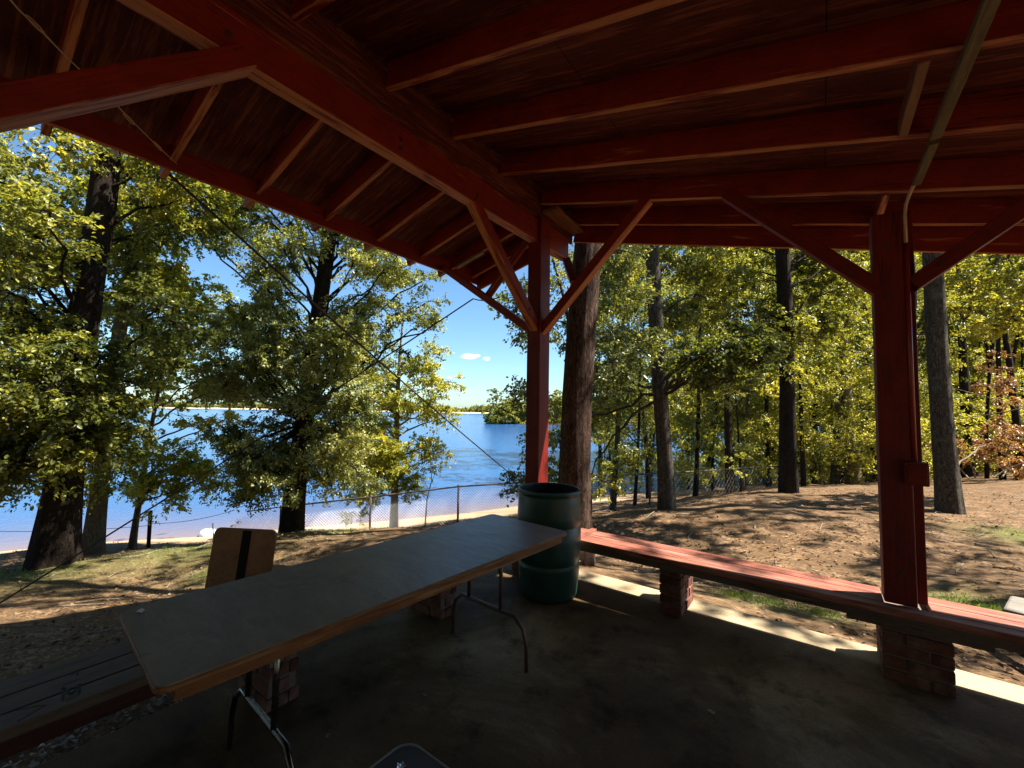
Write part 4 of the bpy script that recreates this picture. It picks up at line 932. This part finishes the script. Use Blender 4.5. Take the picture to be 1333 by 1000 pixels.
# two people sitting in the shallows beyond the fence
def person(px, py, d, label, hair_c, rz):
    q = P(px, py, d); g_ = q[2]-.90; me = bpy.data.meshes.new('person')
    J = [(0, 0, .12), (0, -.02, .35), (0, -.01, .55), (0, 0, .66), (0, .02, .80), (.17, -.01, .54), (.24, .12, .34), (.20, .30, .28), (-.17, -.01, .54), (-.24, .12, .34), (-.20, .30, .28), (.1, .05, .12), (.13, .42, .36), (.12, .60, .05), (.12, .70, .05), (-.1, .05, .12), (-.13, .42, .36), (-.12, .60, .05), (-.12, .70, .05)]
    E_ = [(0, 1), (1, 2), (2, 3), (3, 4), (2, 5), (5, 6), (6, 7), (2, 8), (8, 9), (9, 10), (0, 11), (11, 12), (12, 13), (13, 14), (0, 15), (15, 16), (16, 17), (17, 18)]
    rad = [.15, .13, .14, .055, .10, .055, .04, .035, .055, .04, .035, .09, .06, .04, .03, .09, .06, .04, .03]
    me.from_pydata(J, E_, []); o = bpy.data.objects.new('person', me); col.objects.link(o); me.materials.append(M['skin'])
    o.matrix_basis = Matrix.Translation((q[0], q[1], g_-.02)) @ Matrix.Rotation(rz, 4, 'Z')
    md = o.modifiers.new('skin', 'SKIN'); 
    for i, v in enumerate(me.skin_vertices[0].data): v.radius = (rad[i], rad[i]); v.use_root = (i == 0)
    ss = o.modifiers.new('sub', 'SUBSURF'); ss.levels = ss.render_levels = 2
    tag(o, label, 'person', 'people sitting in the shallow water')
    mb = MB(); mb.lathe([(0, .115), (.06, .10), (.098, .05), (.112, -.01), (.10, -.05)], tuple(o.matrix_basis @ Vector((0, .005, .83))), 12); mb.build('hair', M['hair'], o, smooth=True)
    return o
person(303.5, 684, 15.8, 'brown haired person sitting in the shallow water, left of the two behind the fence end', 0, 2.2)
person(311.5, 679, 16.3, 'dark haired person sitting in the shallow water, right of the two behind the fence end', 0, 2.6)

# fallen log at the right, grass, litter, gravel
a_ = on_z(1283, 822, -.05); b_ = on_z(1350, 868, -.05); mb = MB(); V0, r0 = trunk_mesh(mb, [a_+np.array([0, 0, .02]), (a_+b_)/2+np.array([.02, 0, .03]), b_+(b_-a_)*.8+np.array([0, 0, .03])], [.035, .05, .055], 10, 16, .2)
tag(mb.build('fallen_branch', M['log'], smooth=True), 'thick fallen branch lying on the ground below the right end of the red bench', 'branch')
g = Crown()
for gx, gy, r in GRASS:
    n_ = int(900*min(r, 1.0)**1.5) if r > .3 else 250
    p = np.stack([gx+rng.normal(0, r*.42, n_), gy+rng.normal(0, r*.42, n_)], 1)
    ok_ = ~((p[:, 0] > -.78) & (p[:, 1] < .74)); p = p[ok_]
    z_ = ground_z(p[:, 0], p[:, 1])[0]; n_ = len(p); hgt = rng.uniform(.02, .07, n_)
    c = np.stack([p[:, 0], p[:, 1], z_+hgt*.42], 1); dv = nrm(np.stack([rng.normal(0, .45, n_), rng.normal(0, .45, n_), np.ones(n_)], 1))
    g.c.append(c); g.d.append(dv); g.n.append(nrm(rng.normal(0, 1, (n_, 3)))); g.sz.append(hgt); g.t.append(rng.uniform(.1, .9, n_))
_wd = g.build('grass', M['grass'], None); tag(_wd, 'tufts of green grass scattered on the sandy ground', 'grass', kind='stuff')
# blades are narrower than leaves
me = _wd.data; co_ = np.empty(len(me.vertices)*3, np.float32); me.vertices.foreach_get('co', co_); V = co_.reshape(-1, 6, 3)
mid = (V[:, 0]+V[:, 3])[:, None]/2; ax_ = nrm(V[:, 3]-V[:, 0])[:, None]; rel = V-mid; al = (rel*ax_).sum(-1, keepdims=True)*ax_; V = mid+al+(rel-al)*.16
me.vertices.foreach_set('co', V.astype(np.float32).ravel()); me.update()
lt = Crown(); n_ = 80000
ang_ = rng.uniform(0, 2*np.pi, n_); rad_ = 1.2+13*rng.uniform(0, 1, n_)**.75
p = np.stack([.3+rad_*np.cos(ang_), .6+rad_*np.sin(ang_)], 1)
dn = np.array([mnoise.noise((x*.55, y*.55, 3.)) + .7*mnoise.noise((x*1.9, y*1.9, 8.)) for x, y in p]); ok_ = (dn > rng.uniform(-.5, .35, n_)) & ~((p[:, 0] > -.78) & (p[:, 1] < .72) & (p[:, 0] < 8.1)); p = p[ok_]
z_, s__ = ground_z(p[:, 0], p[:, 1]); p = p[s__ > 3]; z_ = z_[s__ > 3]; n_ = len(p)
lt.c.append(np.stack([p[:, 0], p[:, 1], z_+rng.uniform(.004, .022, n_)], 1)); dv = rng.normal(0, 1, (n_, 3)); dv[:, 2] *= .22; lt.d.append(nrm(dv)); lt.n.append(nrm(np.array([0, 0, 1.])+rng.normal(0, .3, (n_, 3)))); lt.sz.append(rng.uniform(.014, .055, n_)); lt.t.append(rng.uniform(0, 1, n_)**1.3)
tag(lt.build('leaf_litter', M['leaf_litter'], None), 'dry fallen leaves strewn over the sandy ground', 'leaf litter', kind='stuff')
# twigs
mb = MB()
for i in range(420):
    x, y = rng.uniform(-8, 7), rng.uniform(-3.5, 10)
    if x > -.9 and y < .85: continue
    z = gz(x, y)+.012; a_ = rng.uniform(0, 6.28); L_ = rng.uniform(.08, .45); dx_, dy_ = math.cos(a_)*L_, math.sin(a_)*L_
    mb.tube([(x, y, z), (x+dx_*.5+rng.normal(0, .02), y+dy_*.5, z+.012), (x+dx_, y+dy_, gz(x+dx_, y+dy_)+.014)], rng.uniform(.003, .008), 4)
tag(mb.build('twigs', M['log']), 'small dead twigs scattered on the ground', 'twigs', kind='stuff')
# wood chips and pebbles under the left bench
mb = MB()
for i in range(5200):
    x, y = rng.uniform(-1.75, -.765), rng.uniform(-4.2, .2)
    if x < -1.2 and rng.random() < .5: continue
    s1 = rng.uniform(.008, .030); z = float(gzc_(x, y)) if False else -.048
    pts_ = nrm(rng.normal(0, 1, (5, 3)))*np.array([s1, s1*.7, s1*.4]); rot_ = rng.uniform(0, 6.28); cr_, sr_ = math.cos(rot_), math.sin(rot_)
    V = [(x+q[0]*cr_-q[1]*sr_, y+q[0]*sr_+q[1]*cr_, z+.008+q[2]) for q in pts_]
    mb.add(V, [(0, 1, 2), (0, 2, 3), (0, 3, 4), (0, 4, 1), (1, 2, 4), (2, 3, 4)])
M['chips'] = leaf_mat('chips', (.07, .05, .04), (.2, .16, .12), (.5, .45, .38), .0)
m, nt, b, o = newmat('wood_chips_and_pebbles'); k = N(nt); gi = k.n('NewGeometry'); k.l(k.ramp(gi.outputs['Random Per Island'], [(0, (.09, .065, .05)), (.5, (.26, .20, .155)), (.85, (.45, .38, .31)), (1, (.7, .64, .56))]), b.inputs['Base Color']); b.inputs['Roughness'].default_value = .8
tag(mb.build('gravel', m), 'loose bed of wood chips and pebbles beside the slab under the left bench', 'gravel', kind='stuff')
